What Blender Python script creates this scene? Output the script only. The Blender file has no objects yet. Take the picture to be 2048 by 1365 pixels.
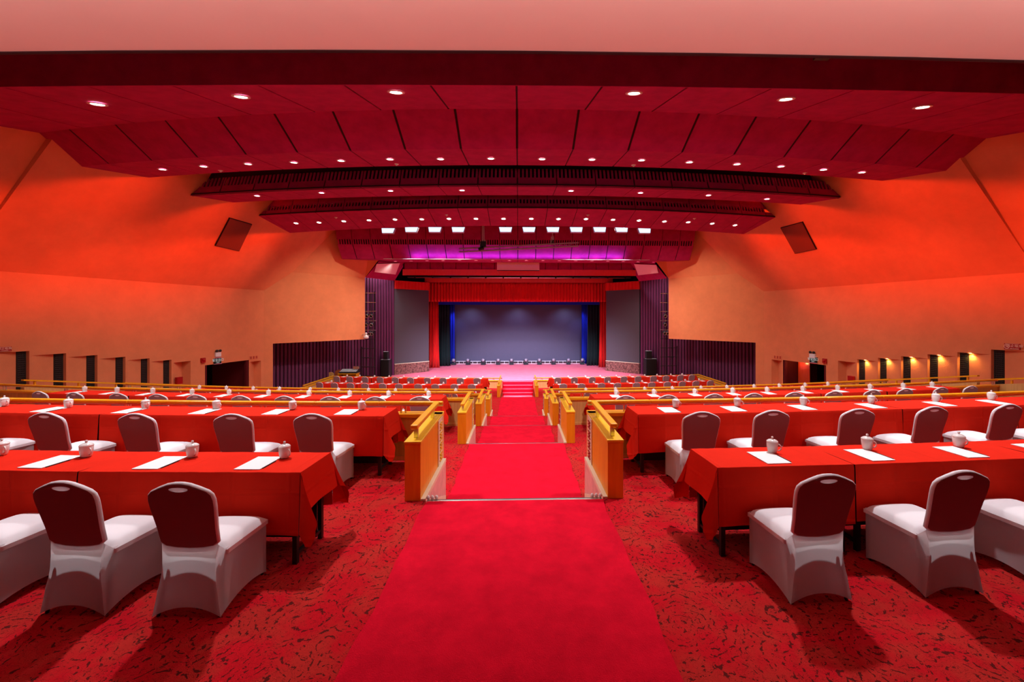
import bpy, math, random
from mathutils import Vector, Matrix
random.seed(7)
scene = bpy.context.scene
COL = scene.collection
PI = math.pi
# ------------------------------------------------------------------ camera frame of reference
F, CXP, HYP, YAW = 820.0, 1061.6, 632.0, 0.03
CA, SA = math.cos(YAW), math.sin(YAW)
EYE = 1.99
HC = -0.04          # hall centre line
def W(px, py, y):
    """point of the hall at depth y that the photograph shows at px, py"""
    t = (px - CXP) / F
    d = y / (CA - t * SA)
    return Vector((d * (t * CA + SA), y, EYE + (HYP - py) / F * d))
def WX(px, y):
    return W(px, HYP, y).x

# ------------------------------------------------------------------ materials
def newmat(name):
    m = bpy.data.materials.new(name); m.use_nodes = True
    nt = m.node_tree
    return m, nt, nt.nodes['Principled BSDF']
def setin(b, **kw):
    names = {'spec': 'Specular IOR Level', 'rough': 'Roughness', 'metal': 'Metallic', 'sheen': 'Sheen Weight',
             'coat': 'Coat Weight', 'trans': 'Transmission Weight'}
    for k, v in kw.items():
        b.inputs[names[k]].default_value = v
def pm(name, col, rough=.6, spec=.3, var=0, vscale=8, bump=0, bscale=60, col2=None, metal=0, coat=0, sheen=0, stretch=(1, 1, 1), obj=False):
    m, nt, b = newmat(name)
    b.inputs['Base Color'].default_value = (*col, 1)
    setin(b, rough=rough, spec=spec, metal=metal, coat=coat, sheen=sheen)
    L = nt.links
    if var or bump:
        tc = nt.nodes.new('ShaderNodeTexCoord') if obj else nt.nodes.new('ShaderNodeNewGeometry')
        out = tc.outputs['Object'] if obj else tc.outputs['Position']
        mp = nt.nodes.new('ShaderNodeMapping'); mp.inputs['Scale'].default_value = stretch
        L.new(out, mp.inputs['Vector'])
        if var:
            n = nt.nodes.new('ShaderNodeTexNoise'); n.inputs['Scale'].default_value = vscale
            n.inputs['Detail'].default_value = 6; n.inputs['Roughness'].default_value = .65
            L.new(mp.outputs['Vector'], n.inputs['Vector'])
            r = nt.nodes.new('ShaderNodeValToRGB')
            c2 = col2 or tuple(c * (1 - var) for c in col)
            r.color_ramp.elements[0].color = (*c2, 1); r.color_ramp.elements[1].color = (*col, 1)
            r.color_ramp.elements[0].position = .35; r.color_ramp.elements[1].position = .65
            L.new(n.outputs['Fac'], r.inputs['Fac']); L.new(r.outputs['Color'], b.inputs['Base Color'])
        if bump:
            n2 = nt.nodes.new('ShaderNodeTexNoise'); n2.inputs['Scale'].default_value = bscale
            n2.inputs['Detail'].default_value = 3
            L.new(mp.outputs['Vector'], n2.inputs['Vector'])
            bp = nt.nodes.new('ShaderNodeBump'); bp.inputs['Strength'].default_value = bump; bp.inputs['Distance'].default_value = .01
            L.new(n2.outputs['Fac'], bp.inputs['Height']); L.new(bp.outputs['Normal'], b.inputs['Normal'])
    return m
def em(name, col, strength):
    m, nt, b = newmat(name)
    b.inputs['Base Color'].default_value = (*[min(1, c * .6) for c in col], 1)
    b.inputs['Emission Color'].default_value = (*col, 1)
    b.inputs['Emission Strength'].default_value = strength
    m.cycles.emission_sampling = 'NONE'
    return m
def wood(name, ca, cb, rough=.35, along=1, coat=.3):
    m, nt, b = newmat(name); L = nt.links
    tc = nt.nodes.new('ShaderNodeNewGeometry')
    mp = nt.nodes.new('ShaderNodeMapping')
    s = [9, 9, 9]; s[along] = .8
    mp.inputs['Scale'].default_value = s
    n = nt.nodes.new('ShaderNodeTexNoise'); n.inputs['Scale'].default_value = 2.2; n.inputs['Detail'].default_value = 8
    n.inputs['Distortion'].default_value = .6
    r = nt.nodes.new('ShaderNodeValToRGB')
    r.color_ramp.elements[0].color = (*ca, 1); r.color_ramp.elements[1].color = (*cb, 1)
    r.color_ramp.elements[0].position = .3; r.color_ramp.elements[1].position = .7
    L.new(tc.outputs['Position'], mp.inputs['Vector']); L.new(mp.outputs['Vector'], n.inputs['Vector'])
    L.new(n.outputs['Fac'], r.inputs['Fac']); L.new(r.outputs['Color'], b.inputs['Base Color'])
    setin(b, rough=rough, coat=coat, spec=.4)
    return m
def carpet_mat():
    m, nt, b = newmat('rose_carpet'); L = nt.links
    def nd(t, **kw):
        n = nt.nodes.new(t)
        for k, v in kw.items(): setattr(n, k, v)
        return n
    def mth(op, a, bb=None, c=None):
        n = nd('ShaderNodeMath', operation=op)
        for i, v in enumerate((a, bb, c)):
            if v is None: continue
            if isinstance(v, (int, float)): n.inputs[i].default_value = v
            else: L.new(v, n.inputs[i])
        return n.outputs[0]
    g = nd('ShaderNodeNewGeometry')
    sep = nd('ShaderNodeSeparateXYZ'); L.new(g.outputs['Position'], sep.inputs[0])
    com = nd('ShaderNodeCombineXYZ'); L.new(sep.outputs[0], com.inputs[0]); L.new(sep.outputs[1], com.inputs[1])
    nz = nd('ShaderNodeTexNoise'); nz.inputs['Scale'].default_value = 9; nz.inputs['Detail'].default_value = 4
    L.new(com.outputs[0], nz.inputs['Vector'])
    mix = nd('ShaderNodeVectorMath', operation='MULTIPLY_ADD')
    L.new(nz.outputs['Color'], mix.inputs[0]); mix.inputs[1].default_value = (.16, .16, 0); L.new(com.outputs[0], mix.inputs[2])
    v = nd('ShaderNodeTexVoronoi'); v.inputs['Scale'].default_value = 2.3; L.new(mix.outputs[0], v.inputs['Vector'])
    ring = mth('SINE', mth('MULTIPLY', v.outputs['Distance'], 58))
    n2 = nd('ShaderNodeTexNoise'); n2.inputs['Scale'].default_value = 30; n2.inputs['Detail'].default_value = 3
    L.new(com.outputs[0], n2.inputs['Vector'])
    line = mth('MULTIPLY', mth('GREATER_THAN', ring, .74), mth('GREATER_THAN', n2.outputs['Fac'], .51))
    n3 = nd('ShaderNodeTexNoise'); n3.inputs['Scale'].default_value = 17; n3.inputs['Detail'].default_value = 5; n3.inputs['Distortion'].default_value = 1.5
    L.new(com.outputs[0], n3.inputs['Vector'])
    blot = mth('GREATER_THAN', n3.outputs['Fac'], .705)
    vein = mth('LESS_THAN', mth('ABSOLUTE', mth('SUBTRACT', n3.outputs['Fac'], .5)), .007)
    dark = mth('MULTIPLY', mth('MINIMUM', mth('ADD', mth('ADD', line, blot), vein), 1), .82)
    n4 = nd('ShaderNodeTexNoise'); n4.inputs['Scale'].default_value = 3.5; n4.inputs['Detail'].default_value = 5
    L.new(com.outputs[0], n4.inputs['Vector'])
    r = nd('ShaderNodeValToRGB'); r.color_ramp.elements[0].color = (.52, .008, .016, 1); r.color_ramp.elements[1].color = (.47, .024, .020, 1)
    r.color_ramp.elements[0].position = .42; r.color_ramp.elements[1].position = .58
    L.new(n4.outputs['Fac'], r.inputs['Fac'])
    mx = nd('ShaderNodeMixRGB'); L.new(dark, mx.inputs[0]); L.new(r.outputs[0], mx.inputs[1]); mx.inputs[2].default_value = (.024, .010, .009, 1)
    L.new(mx.outputs[0], b.inputs['Base Color'])
    n5 = nd('ShaderNodeTexNoise'); n5.inputs['Scale'].default_value = 160
    L.new(g.outputs['Position'], n5.inputs['Vector'])
    bp = nd('ShaderNodeBump'); bp.inputs['Strength'].default_value = .6; bp.inputs['Distance'].default_value = .008
    L.new(n5.outputs['Fac'], bp.inputs['Height']); L.new(bp.outputs[0], b.inputs['Normal'])
    setin(b, rough=.98, spec=.03)
    return m
def translucent_cloth(name):
    m, nt, b = newmat(name); L = nt.links
    b.inputs['Base Color'].default_value = (.80, .79, .82, 1); setin(b, rough=.75, spec=.2)
    t = nt.nodes.new('ShaderNodeBsdfTranslucent'); t.inputs['Color'].default_value = (.86, .82, .83, 1)
    mx = nt.nodes.new('ShaderNodeMixShader'); mx.inputs[0].default_value = .62
    L.new(b.outputs[0], mx.inputs[1]); L.new(t.outputs[0], mx.inputs[2])
    L.new(mx.outputs[0], nt.nodes['Material Output'].inputs['Surface'])
    return m

M = {}
M['cloth'] = pm('red_tablecloth', (.74, .024, .010), .9, .04, var=.08, vscale=3, bump=.08, bscale=300)
def creases(m):
    nt = m.node_tree; L = nt.links; b = nt.nodes['Principled BSDF']
    tc = nt.nodes.new('ShaderNodeTexCoord'); sp = nt.nodes.new('ShaderNodeSeparateXYZ'); L.new(tc.outputs['Object'], sp.inputs[0])
    prev = None
    for ax, per, off in ((0, .45, .1), (2, .31, .03)):
        a = nt.nodes.new('ShaderNodeMath'); a.operation = 'ADD'; a.inputs[1].default_value = off; L.new(sp.outputs[ax], a.inputs[0])
        p = nt.nodes.new('ShaderNodeMath'); p.operation = 'PINGPONG'; p.inputs[1].default_value = per / 2; L.new(a.outputs[0], p.inputs[0])
        q = nt.nodes.new('ShaderNodeMapRange'); q.inputs[1].default_value = 0; q.inputs[2].default_value = .022; q.inputs[3].default_value = 1; q.inputs[4].default_value = 0; L.new(p.outputs[0], q.inputs[0])
        if prev is None: prev = q
        else:
            mx = nt.nodes.new('ShaderNodeMath'); mx.operation = 'MAXIMUM'; L.new(prev.outputs[0], mx.inputs[0]); L.new(q.outputs[0], mx.inputs[1]); prev = mx
    bp = nt.nodes.new('ShaderNodeBump'); bp.inputs['Strength'].default_value = .55; bp.inputs['Distance'].default_value = .006
    old = b.inputs['Normal'].links[0].from_socket
    L.new(prev.outputs[0], bp.inputs['Height']); L.new(old, bp.inputs['Normal']); L.new(bp.outputs[0], b.inputs['Normal'])
creases(M['cloth'])
M['runner'] = pm('red_runner', (.72, .005, .026), .95, .04, var=.22, vscale=4, bump=.7, bscale=170)
M['carpet'] = carpet_mat()
M['stagecarpet'] = pm('pink_stage_carpet', (.72, .15, .22), .9, .15, var=.15, vscale=2, bump=.4, bscale=90)
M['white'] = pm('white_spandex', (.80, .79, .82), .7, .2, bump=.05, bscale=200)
M['mauve'] = pm('mauve_grey_back', (.34, .26, .29), .8, .15, bump=.05, bscale=200)  # rear of the chair pads coloured darker than the white cover
M['thin'] = translucent_cloth('thin_white_spandex')
M['maroon'] = pm('maroon_panel', (.46, .012, .115), .85, .2, var=.25, vscale=2.5, bump=.25, bscale=140)
M['joint'] = pm('dark_joint', (.035, .006, .008), .8, .2)
M['void'] = pm('black_void', (.006, .005, .006), .9, .1)
M['brownend'] = pm('brown_end', (.38, .09, .03), .8, .2, var=.2)
M['orange'] = pm('orange_plaster', (.82, .27, .115), .9, .15, var=.10, vscale=1.6, bump=.5, bscale=70)
M['pink'] = pm('pink_plaster', (.88, .60, .56), .85, .2, var=.03, vscale=1.0)
M['purple'] = pm('purple_slat', (.16, .030, .105), .6, .3, var=.2, vscale=3, stretch=(1, 1, .3))
M['railwood'] = wood('rail_wood', (.86, .34, .006), (.92, .44, .010), .3, 0, .15)
M['panelwood'] = wood('panel_wood', (.78, .27, .004), (.88, .36, .006), .45, 2, .05)
M['capwood'] = wood('cap_wood', (.80, .44, .010), (.88, .54, .02), .4, 1, .1)
M['palewood'] = wood('pale_wood', (.62, .32, .10), (.74, .42, .15), .45, 2, .1)
M['cream'] = pm('cream_stone', (.85, .70, .50), .4, .4, var=.1, vscale=5)
M['pinkstone'] = pm('pink_marble', (.80, .50, .44), .35, .4, var=.25, vscale=6)
M['steel'] = pm('brushed_steel', (.75, .74, .73), .3, .5, metal=1)
M['blackmetal'] = pm('black_metal', (.012, .011, .012), .4, .4)
M['darkboard'] = pm('dark_board', (.02, .012, .012), .6, .3)
M['porcelain'] = pm('white_porcelain', (.86, .84, .82), .15, .5, coat=.4)
M['paper'] = pm('white_paper', (.88, .88, .88), .85, .2)
M['pencil'] = pm('black_pencil', (.012, .01, .01), .4, .4)
M['led'] = pm('led_screen', (.070, .074, .13), .45, .4, var=.06, vscale=3, bump=.15, bscale=40)
M['ledside'] = pm('led_screen_side', (.075, .078, .095), .5, .4, bump=.15, bscale=40)
M['granite'] = pm('speckled_granite', (.34, .16, .13), .4, .4, var=.7, vscale=9, col2=(.04, .015, .015))
M['redcurtain'] = pm('red_velvet', (.78, .014, .012), .75, .2, var=.2, vscale=3, stretch=(1, 1, .2), sheen=.1)
M['redwood'] = wood('red_wood', (.72, .035, .04), (.82, .05, .05), .35, 2)
M['greencurtain'] = pm('dark_green_velvet', (.006, .02, .022), .8, .2, sheen=.05)
M['bluecurtain'] = pm('blue_velvet', (.01, .03, .50), .8, .2)
M['speaker'] = pm('speaker_black', (.02, .022, .03), .6, .3)
M['brownpanel'] = pm('brown_grille_cloth', (.22, .055, .035), .85, .15, bump=.3, bscale=120)
M['louvre'] = pm('black_louvre', (.02, .02, .02), .5, .35)
M['louvrebar'] = pm('louvre_bar', (.022, .020, .018), .45, .4)
M['redsign'] = pm('red_sign', (.42, .006, .006), .5, .3)
M['signink'] = pm('sign_lettering', (.95, .62, .48), .6, .2)
M['green'] = pm('dark_green_sign', (.004, .03, .022), .4, .3)
M['glow'] = em('sign_glow', (.75, 1, .95), .3)
M['lens'] = em('lamp_lens', (1, .93, .84), 14)
M['lensdim'] = em('lamp_lens_front', (1, .9, .8), 9)
M['truss'] = pm('truss_metal', (.34, .29, .38), .35, .5, metal=.4)
M['flood'] = em('flood_lens', (.62, .74, 1), 1.5)
M['warm'] = em('warm_lamp', (1, .75, .35), 12)
M['trimwhite'] = pm('white_metal', (.8, .78, .75), .4, .4)
M['doorwood'] = wood('door_wood', (.42, .035, .008), (.52, .06, .012), .3, 2)
M['darkred'] = pm('dark_red_paint', (.12, .008, .01), .7, .2)
M['lilac'] = pm('grey_plastic', (.55, .55, .58), .4, .4)
M['glassblue'] = pm('blue_lens', (.25, .35, .5), .1, .6)

# ------------------------------------------------------------------ mesh builder
class MB:
    def __init__(s): s.v = []; s.f = []; s.m = []
    def add(s, vs, fs, mi=0):
        o = len(s.v); s.v.extend([tuple(p) for p in vs]); s.f.extend([tuple(i + o for i in f) for f in fs]); s.m.extend([mi] * len(fs))
    def box(s, x0, x1, y0, y1, z0, z1, mi=0, mat=None):
        vs = [Vector((x, y, z)) for z in (z0, z1) for y in (y0, y1) for x in (x0, x1)]
        if mat is not None: vs = [mat @ p for p in vs]
        s.add(vs, [(0, 2, 3, 1), (4, 5, 7, 6), (0, 1, 5, 4), (2, 6, 7, 3), (0, 4, 6, 2), (1, 3, 7, 5)], mi)
    def hexa(s, p, mi=0):
        """eight corners: four of one face, then the matching four of the opposite face"""
        s.add(p, [(0, 3, 2, 1), (4, 5, 6, 7), (0, 1, 5, 4), (1, 2, 6, 5), (2, 3, 7, 6), (3, 0, 4, 7)], mi)
    def quad(s, a, b, c, d, mi=0): s.add([a, b, c, d], [(0, 1, 2, 3)], mi)
    def poly(s, pts, mi=0): s.add(pts, [tuple(range(len(pts)))], mi)
    def prism(s, pts, vec, mi=0):
        n = len(pts); vec = Vector(vec)
        q = [Vector(p) for p in pts]
        s.add(q + [p + vec for p in q], [tuple(range(n - 1, -1, -1)), tuple(range(n, 2 * n))] + [(i, (i + 1) % n, n + (i + 1) % n, n + i) for i in range(n)], mi)
    def tube(s, pts, r, n=8, mi=0, cap=True):
        pts = [Vector(p) for p in pts]; rings = []
        rr = r if isinstance(r, (list, tuple)) else [r] * len(pts)
        o = len(s.v); up = None
        for i, p in enumerate(pts):
            d = (pts[min(i + 1, len(pts) - 1)] - pts[max(i - 1, 0)]).normalized()
            if up is None:
                up = Vector((0, 0, 1)) if abs(d.z) < .9 else Vector((1, 0, 0))
            a = d.cross(up).normalized(); b = a.cross(d).normalized(); up = b
            for k in range(n):
                th = 2 * PI * k / n
                s.v.append(tuple(p + (a * math.cos(th) + b * math.sin(th)) * rr[i]))
        for i in range(len(pts) - 1):
            for k in range(n):
                s.f.append((o + i * n + k, o + i * n + (k + 1) % n, o + (i + 1) * n + (k + 1) % n, o + (i + 1) * n + k)); s.m.append(mi)
        if cap:
            s.f.append(tuple(o + k for k in range(n - 1, -1, -1))); s.m.append(mi)
            e = o + (len(pts) - 1) * n
            s.f.append(tuple(e + k for k in range(n))); s.m.append(mi)
    def lathe(s, prof, n=20, mi=0, mat=None, cap=True):
        o = len(s.v)
        for r, z in prof:
            for k in range(n):
                p = Vector((r * math.cos(2 * PI * k / n), r * math.sin(2 * PI * k / n), z))
                s.v.append(tuple(mat @ p if mat is not None else p))
        for i in range(len(prof) - 1):
            for k in range(n):
                s.f.append((o + i * n + k, o + i * n + (k + 1) % n, o + (i + 1) * n + (k + 1) % n, o + (i + 1) * n + k)); s.m.append(mi)
        if cap:
            s.f.append(tuple(o + k for k in range(n - 1, -1, -1))); s.m.append(mi)
            e = o + (len(prof) - 1) * n
            s.f.append(tuple(e + k for k in range(n))); s.m.append(mi)
    def grid(s, fn, nu, nv, mi=0, closed_u=False):
        o = len(s.v)
        for j in range(nv + 1):
            for i in range(nu + 1):
                s.v.append(tuple(fn(i / nu, j / nv)))
        w = nu + 1
        for j in range(nv):
            for i in range(nu):
                s.f.append((o + j * w + i, o + j * w + i + 1, o + (j + 1) * w + i + 1, o + (j + 1) * w + i)); s.m.append(mi)
    def mesh(s, name, mats, smooth=False):
        me = bpy.data.meshes.new(name); me.from_pydata(s.v, [], s.f)
        for m in (mats if isinstance(mats, (list, tuple)) else [mats]): me.materials.append(m)
        if len(set(s.m)) > 1:
            me.polygons.foreach_set('material_index', s.m)
        if smooth: me.polygons.foreach_set('use_smooth', [True] * len(s.f))
        me.update(); return me
    def build(s, name, mats, parent=None, smooth=False, bevel=0, loc=None, solid=0, subsurf=0, sharp=None):
        o = bpy.data.objects.new(name, s.mesh(name, mats, smooth)); COL.objects.link(o)
        if parent: o.parent = parent
        if loc: o.location = loc
        if solid:
            md = o.modifiers.new('thickness', 'SOLIDIFY'); md.thickness = solid; md.offset = 0
        if bevel:
            md = o.modifiers.new('edge', 'BEVEL'); md.width = bevel; md.segments = 2; md.limit_method = 'ANGLE'
        if subsurf:
            md = o.modifiers.new('round', 'SUBSURF'); md.levels = subsurf; md.render_levels = subsurf
        if sharp is not None and smooth:
            md = o.data
            try: md.set_sharp_from_angle(angle=sharp)
            except Exception: pass
        return o
def tag(o, label=None, cat=None, group=None, kind=None):
    if label: o['label'] = label
    if cat: o['category'] = cat
    if group: o['group'] = group
    if kind: o['kind'] = kind
    return o
def thing(name, label, cat, loc=(0, 0, 0), rz=0, group=None):
    o = bpy.data.objects.new(name, None); COL.objects.link(o)
    o.location = loc; o.rotation_euler = (0, 0, rz); o.empty_display_size = .1
    return tag(o, label, cat, group)
def struct(name, mb, mats, **kw):
    o = mb.build(name, mats, **kw); o['kind'] = 'structure'; return o
def dup(root, loc, rz, label, group=None):
    r = root.copy(); COL.objects.link(r); r.location = loc; r.rotation_euler = (0, 0, rz)
    r['label'] = label
    if group: r['group'] = group
    for ch in list(root.children):
        c = ch.copy(); COL.objects.link(c); c.parent = r
        for g in list(ch.children):
            d = g.copy(); COL.objects.link(d); d.parent = c
    return r
ORD = ['first', 'second', 'third', 'fourth', 'fifth', 'sixth', 'seventh', 'eighth', 'ninth', 'tenth', 'eleventh', 'twelfth', 'thirteenth',
       'fourteenth', 'fifteenth', 'sixteenth', 'seventeenth', 'eighteenth', 'nineteenth', 'twentieth', 'twenty-first', 'twenty-second', 'twenty-third', 'twenty-fourth']

# ------------------------------------------------------------------ camera
cam = bpy.data.cameras.new('camera'); camo = bpy.data.objects.new('camera', cam); COL.objects.link(camo)
camo.location = (0, 0, EYE); camo.rotation_euler = (PI / 2, 0, -YAW)
cam.sensor_fit = 'HORIZONTAL'; cam.sensor_width = 36; cam.lens = F / 2048 * 36
cam.shift_x = -(CXP - 1024) / 2048; cam.shift_y = -(682.5 - HYP) / 2048
cam.clip_start = .05; cam.clip_end = 200
scene.camera = camo

# ------------------------------------------------------------------ hall levels
K = .008                                    # curvature of the seating arcs
NOSE = [4.43, 8.25, 11.65, 15.07, 23.4]     # front edge of every tier in the aisle
TZ = [0.0, -.585, -1.14, -1.70, -2.66, -3.31]
SZ = -2.51                                  # stage floor
PAR = [5.68, 9.62, 13.05, 16.0, 26.35]   # lateral parapets
AH = 1.01                                   # half width of the aisle between the wood walls
def arc(y0, x): return y0 + K * (x - HC) ** 2

# floors of the tiers
def floor_piece(y0, y1, z, x0, x1, curved0, curved1, thick=.12):
    mb = MB(); n = 16
    pts = []
    for i in range(n + 1):
        x = x0 + (x1 - x0) * i / n
        pts.append(Vector((x, arc(y0, x) if curved0 else y0, z)))
    for i in range(n, -1, -1):
        x = x0 + (x1 - x0) * i / n
        pts.append(Vector((x, arc(y1, x) if curved1 else y1, z)))
    mb.prism([p - Vector((0, 0, thick)) for p in pts], (0, 0, thick))
    return mb
xw = 19.5
for k in range(5):
    y0 = -7 if k == 0 else PAR[k - 1] + .06
    y1 = PAR[k] + .06
    mb = MB()
    for (xa, xb) in ((-xw, HC - AH + .03), (HC + AH - .03, xw)):
        p = floor_piece(y0, y1, TZ[k], xa, xb, k > 0, True)
        mb.add(p.v, p.f)
    ya = -7 if k == 0 else NOSE[k - 1] + .85
    p = floor_piece(ya, NOSE[k], TZ[k], HC - AH + .03, HC + AH - .03, False, False)
    mb.add(p.v, p.f)
    struct('floor', mb, M['carpet'])
mb = MB(); mb.box(-xw, xw, 24.2, 42, TZ[5] - .12, TZ[5]); struct('floor', mb, M['carpet'])
# aisle steps between tiers and steel nosing on the edge of each tier
for k in range(5):
    h = TZ[k] - TZ[k + 1]; n = 4; mb = MB(); nb = MB(); sd_ = .3 if k != 3 else .22
    for i in range(n):
        ya = NOSE[k] + sd_ * i
        ztop = TZ[k] - h * (i + 1) / n
        if i < n - 1:
            mb.box(HC - AH + .05, HC + AH - .05, ya, ya + sd_, TZ[k + 1] - .05, ztop)
            nb.box(HC - AH + .06, HC + AH - .06, ya + sd_ - .03, ya + sd_ + .005, ztop, ztop + .006)
    mb.box(HC - AH + .05, HC + AH - .05, NOSE[k] - .02, NOSE[k], TZ[k + 1], TZ[k] - .02)
    st = tag(mb.build('floor_steps', M['runner']), kind='structure')
    nb.build('step_edging', M['steel'], st)
    e = MB(); e.box(HC - AH + .07, HC + AH - .07, NOSE[k] - .055, NOSE[k] + .01, TZ[k] + .001, TZ[k] + .012)
    e.box(HC - AH + .07, HC + AH - .07, NOSE[k] - .002, NOSE[k] + .012, TZ[k] - .04, TZ[k] + .012)
    struct('trim_%d' % (k + 1), e, M['steel'])
# red runner down the aisle, one length per tier
RN = ['nearest the camera', 'on the second level', 'on the third level', 'on the fourth level', 'on the fifth level']
for k in range(5):
    ya = -6.5 if k == 0 else NOSE[k - 1] + (1.2 if k != 4 else .9)
    yb = NOSE[k] - .05
    mb = MB()
    n = 40 if k == 0 else 16
    def fn(u, v, ya=ya, yb=yb, k=k):
        y = ya + (yb - ya) * v
        e = .012 * math.sin(y * 7.3) + .008 * math.sin(y * 19 + 1)
        x = HC + (u * 2 - 1) * .94 + (e if u in (0, 1) else 0)
        return (x, y, TZ[k] + .014)
    mb.grid(fn, 4, n)
    o = mb.build('carpet_runner', M['runner'], solid=.012)
    tag(o, 'plain red carpet runner in the centre aisle, length ' + RN[k], 'carpet runner', 'runner lengths down the aisle')

# ------------------------------------------------------------------ wood parapets (aisle wing + curved front wing) with handrails
TN = ['first', 'second', 'third', 'fourth', 'lowest']
def parapet(k, s):
    """s = -1 left of the aisle, +1 right"""
    z = TZ[k]; yp = PAR[k]; sd = 'left' if s < 0 else 'right'
    th = .17
    hgt = .64
    LC = max(1.2, PAR[k] - NOSE[k] + .02) if k < 3 else .98
    root = thing('aisle_parapet', 'orange wood parapet with handrail, %s from the camera, %s of the aisle' % (TN[k] if k < 4 else 'last', sd), 'parapet', (HC, 0, z), 0, 'wood parapets along the tiers')
    xi = s * AH; xo = s * (AH + th)
    xa, xb = min(xi, xo), max(xi, xo)
    xend = 13.5 if k < 4 else 12.3
    yA = NOSE[k] if k < 4 else 24.3
    if k < 4:
        b = MB(); b.box(xa, xb, yA, yp - .02, .0, hgt - .03)
        b.build('aisle_panel', M['panelwood'], root, bevel=.004)
        c = MB(); c.box(xa - .006, xb + .006, yA - .006, yp + .1, hgt - .03, hgt)
        c.build('aisle_cap', M['capwood'], root, bevel=.004)
        # cream stone ledge and cheek of the stair
        g = MB(); g.box(min(xi, xi - s * .05), max(xi, xi - s * .05), yA + .004, yA + LC, -.03, .022)
        g.build('stone_ledge', M['cream'], root, bevel=.003)
        ch = MB(); x2 = xi - s * .045
        h = TZ[k] - TZ[k + 1]
        ch.box(min(xi, x2), max(xi, x2), yA + .014, yA + LC, -h, -.03)
        ch.build('stair_cheek', M['pinkstone'], root)
        tr = MB(); x3 = x2 - s * .006
        tr.prism([(x3, yA + .05, -.05), (x3, yA + .09, -.03), (x3, yA + LC - .02, -h + .1), (x3, yA + LC - .02, -h + .05)], (s * .01, 0, 0))
        tr.build('stair_trim', M['cream'], root)
        # carved sign plate on the far end of the wing
        sp = MB(); xs = xi - s * .012
        sp.box(min(xi, xs), max(xi, xs), yp - .31, yp - .03, .02, hgt - .02)
        pl = sp.build('row_plate', M['cream'], root)
        gl = MB()
        for j in range(4):
            zc = hgt - .12 - j * .135
            xg0, xg1 = sorted((xs, xs - s * .012))
            yc = yp - .17
            gl.box(xg0, xg1, yc - .07, yc + .07, zc + .032, zc + .046)
            gl.box(xg0, xg1, yc - .06, yc + .06, zc - .008, zc + .006)
            gl.box(xg0, xg1, yc - .07, yc + .07, zc - .05, zc - .036)
            gl.box(xg0, xg1, yc - .01, yc + .01, zc - .05, zc + .046)
        gl.build('row_lettering', M['redsign'] if s > 0 else M['capwood'], pl)
        # handrail along the aisle
        r = MB(); r.box(min(xi, xo) + .045, max(xi, xo) - .045, yA + .06, yp + .06, .752, .80)
        r.build('handrail', M['railwood'], root, bevel=.012)
        for yy in (yA + .16, yp - .22):
            p = MB(); xm = (xi + xo) / 2
            p.box(xm - .022, xm + .022, yy - .02, yy + .02, hgt, .76)
            p.build('rail_post', M['steel'], root)
    # curved front wing
    n = 14
    x_in = s * AH if k < 4 else s * (AH + .0)
    def strip(y_off0, y_off1, z0, z1, xa=None, xe=None, n=n):
        m = MB(); a0 = x_in if xa is None else xa; e0 = s * xend if xe is None else xe
        for i in range(n):
            u0 = a0 + (e0 - a0) * i / n; u1 = a0 + (e0 - a0) * (i + 1) / n
            f = lambda u, o: yp + K * u * u + o
            m.hexa([(u0, f(u0, y_off0), z0), (u1, f(u1, y_off0), z0), (u1, f(u1, y_off1), z0), (u0, f(u0, y_off1), z0),
                    (u0, f(u0, y_off0), z1), (u1, f(u1, y_off0), z1), (u1, f(u1, y_off1), z1), (u0, f(u0, y_off1), z1)])
        return m
    hh = hgt if k < 4 else .5
    low = TZ[k + 1] - TZ[k]
    strip(.0, .12, low, hh - .05).build('front_panel', M['palewood'], root)
    strip(-.012, .0, .0, .06).build('base_board', M['palewood'], root)
    strip(-.03, .15, hh - .05, hh).build('front_cap', M['railwood'] if k < 4 else M['capwood'], root, bevel=.004)
    rz0 = .755 if k < 4 else .62
    strip(.02, .095, rz0, rz0 + .042).build('front_rail', M['railwood'], root, bevel=.012)
    strip(.035, .08, rz0 - .022, rz0 - .004).build('lower_rail', M['steel'], root)
    npost = 7
    for i in range(npost):
        u = s * (AH + .55 + (xend - AH - .7) * i / (npost - 1))
        p = MB()
        for du in (-.03, .03):
            p.box(u + du - .011, u + du + .011, yp + K * u * u + .045, yp + K * u * u + .067, hh, rz0)
        p.build('rail_post', M['steel'], root)
    # return along the side aisle
    ye = yp + K * xend * xend
    xe = s * xend
    if k < 4:
        lowz = .55
        q = MB(); d = 2.6
        for (za, zb, w, mt) in ((rz0, rz0 + .042, .075, 0),):
            q.hexa([(xe - w / 2, ye + .09, za), (xe + w / 2, ye + .09, za), (xe + s * .35 + w / 2, ye - d, za + lowz), (xe + s * .35 - w / 2, ye - d, za + lowz),
                    (xe - w / 2, ye + .09, zb), (xe + w / 2, ye + .09, zb), (xe + s * .35 + w / 2, ye - d, zb + lowz), (xe + s * .35 - w / 2, ye - d, zb + lowz)])
        q.build('return_rail', M['railwood'], root)
        q = MB(); w = .1
        q.hexa([(xe - w / 2, ye + .1, low), (xe + w / 2, ye + .1, low), (xe + s * .35 + w / 2, ye - d, low), (xe + s * .35 - w / 2, ye - d, low),
                (xe - w / 2, ye + .1, hh), (xe + w / 2, ye + .1, hh), (xe + s * .35 + w / 2, ye - d, hh + lowz), (xe + s * .35 - w / 2, ye - d, hh + lowz)])
        q.build('return_panel', M['palewood'], root)
        for i in range(3):
            f = .1 + .4 * i
            p = MB(); px = xe + s * .35 * f; py = ye - d * f
            p.box(px - .02, px + .02, py - .02, py + .02, hh + lowz * f, rz0 + lowz * f)
            p.build('rail_post', M['panelwood'], root)
    else:
        # side return sloping back towards the middle of the stage wall
        xb2 = s * 11.7
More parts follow.
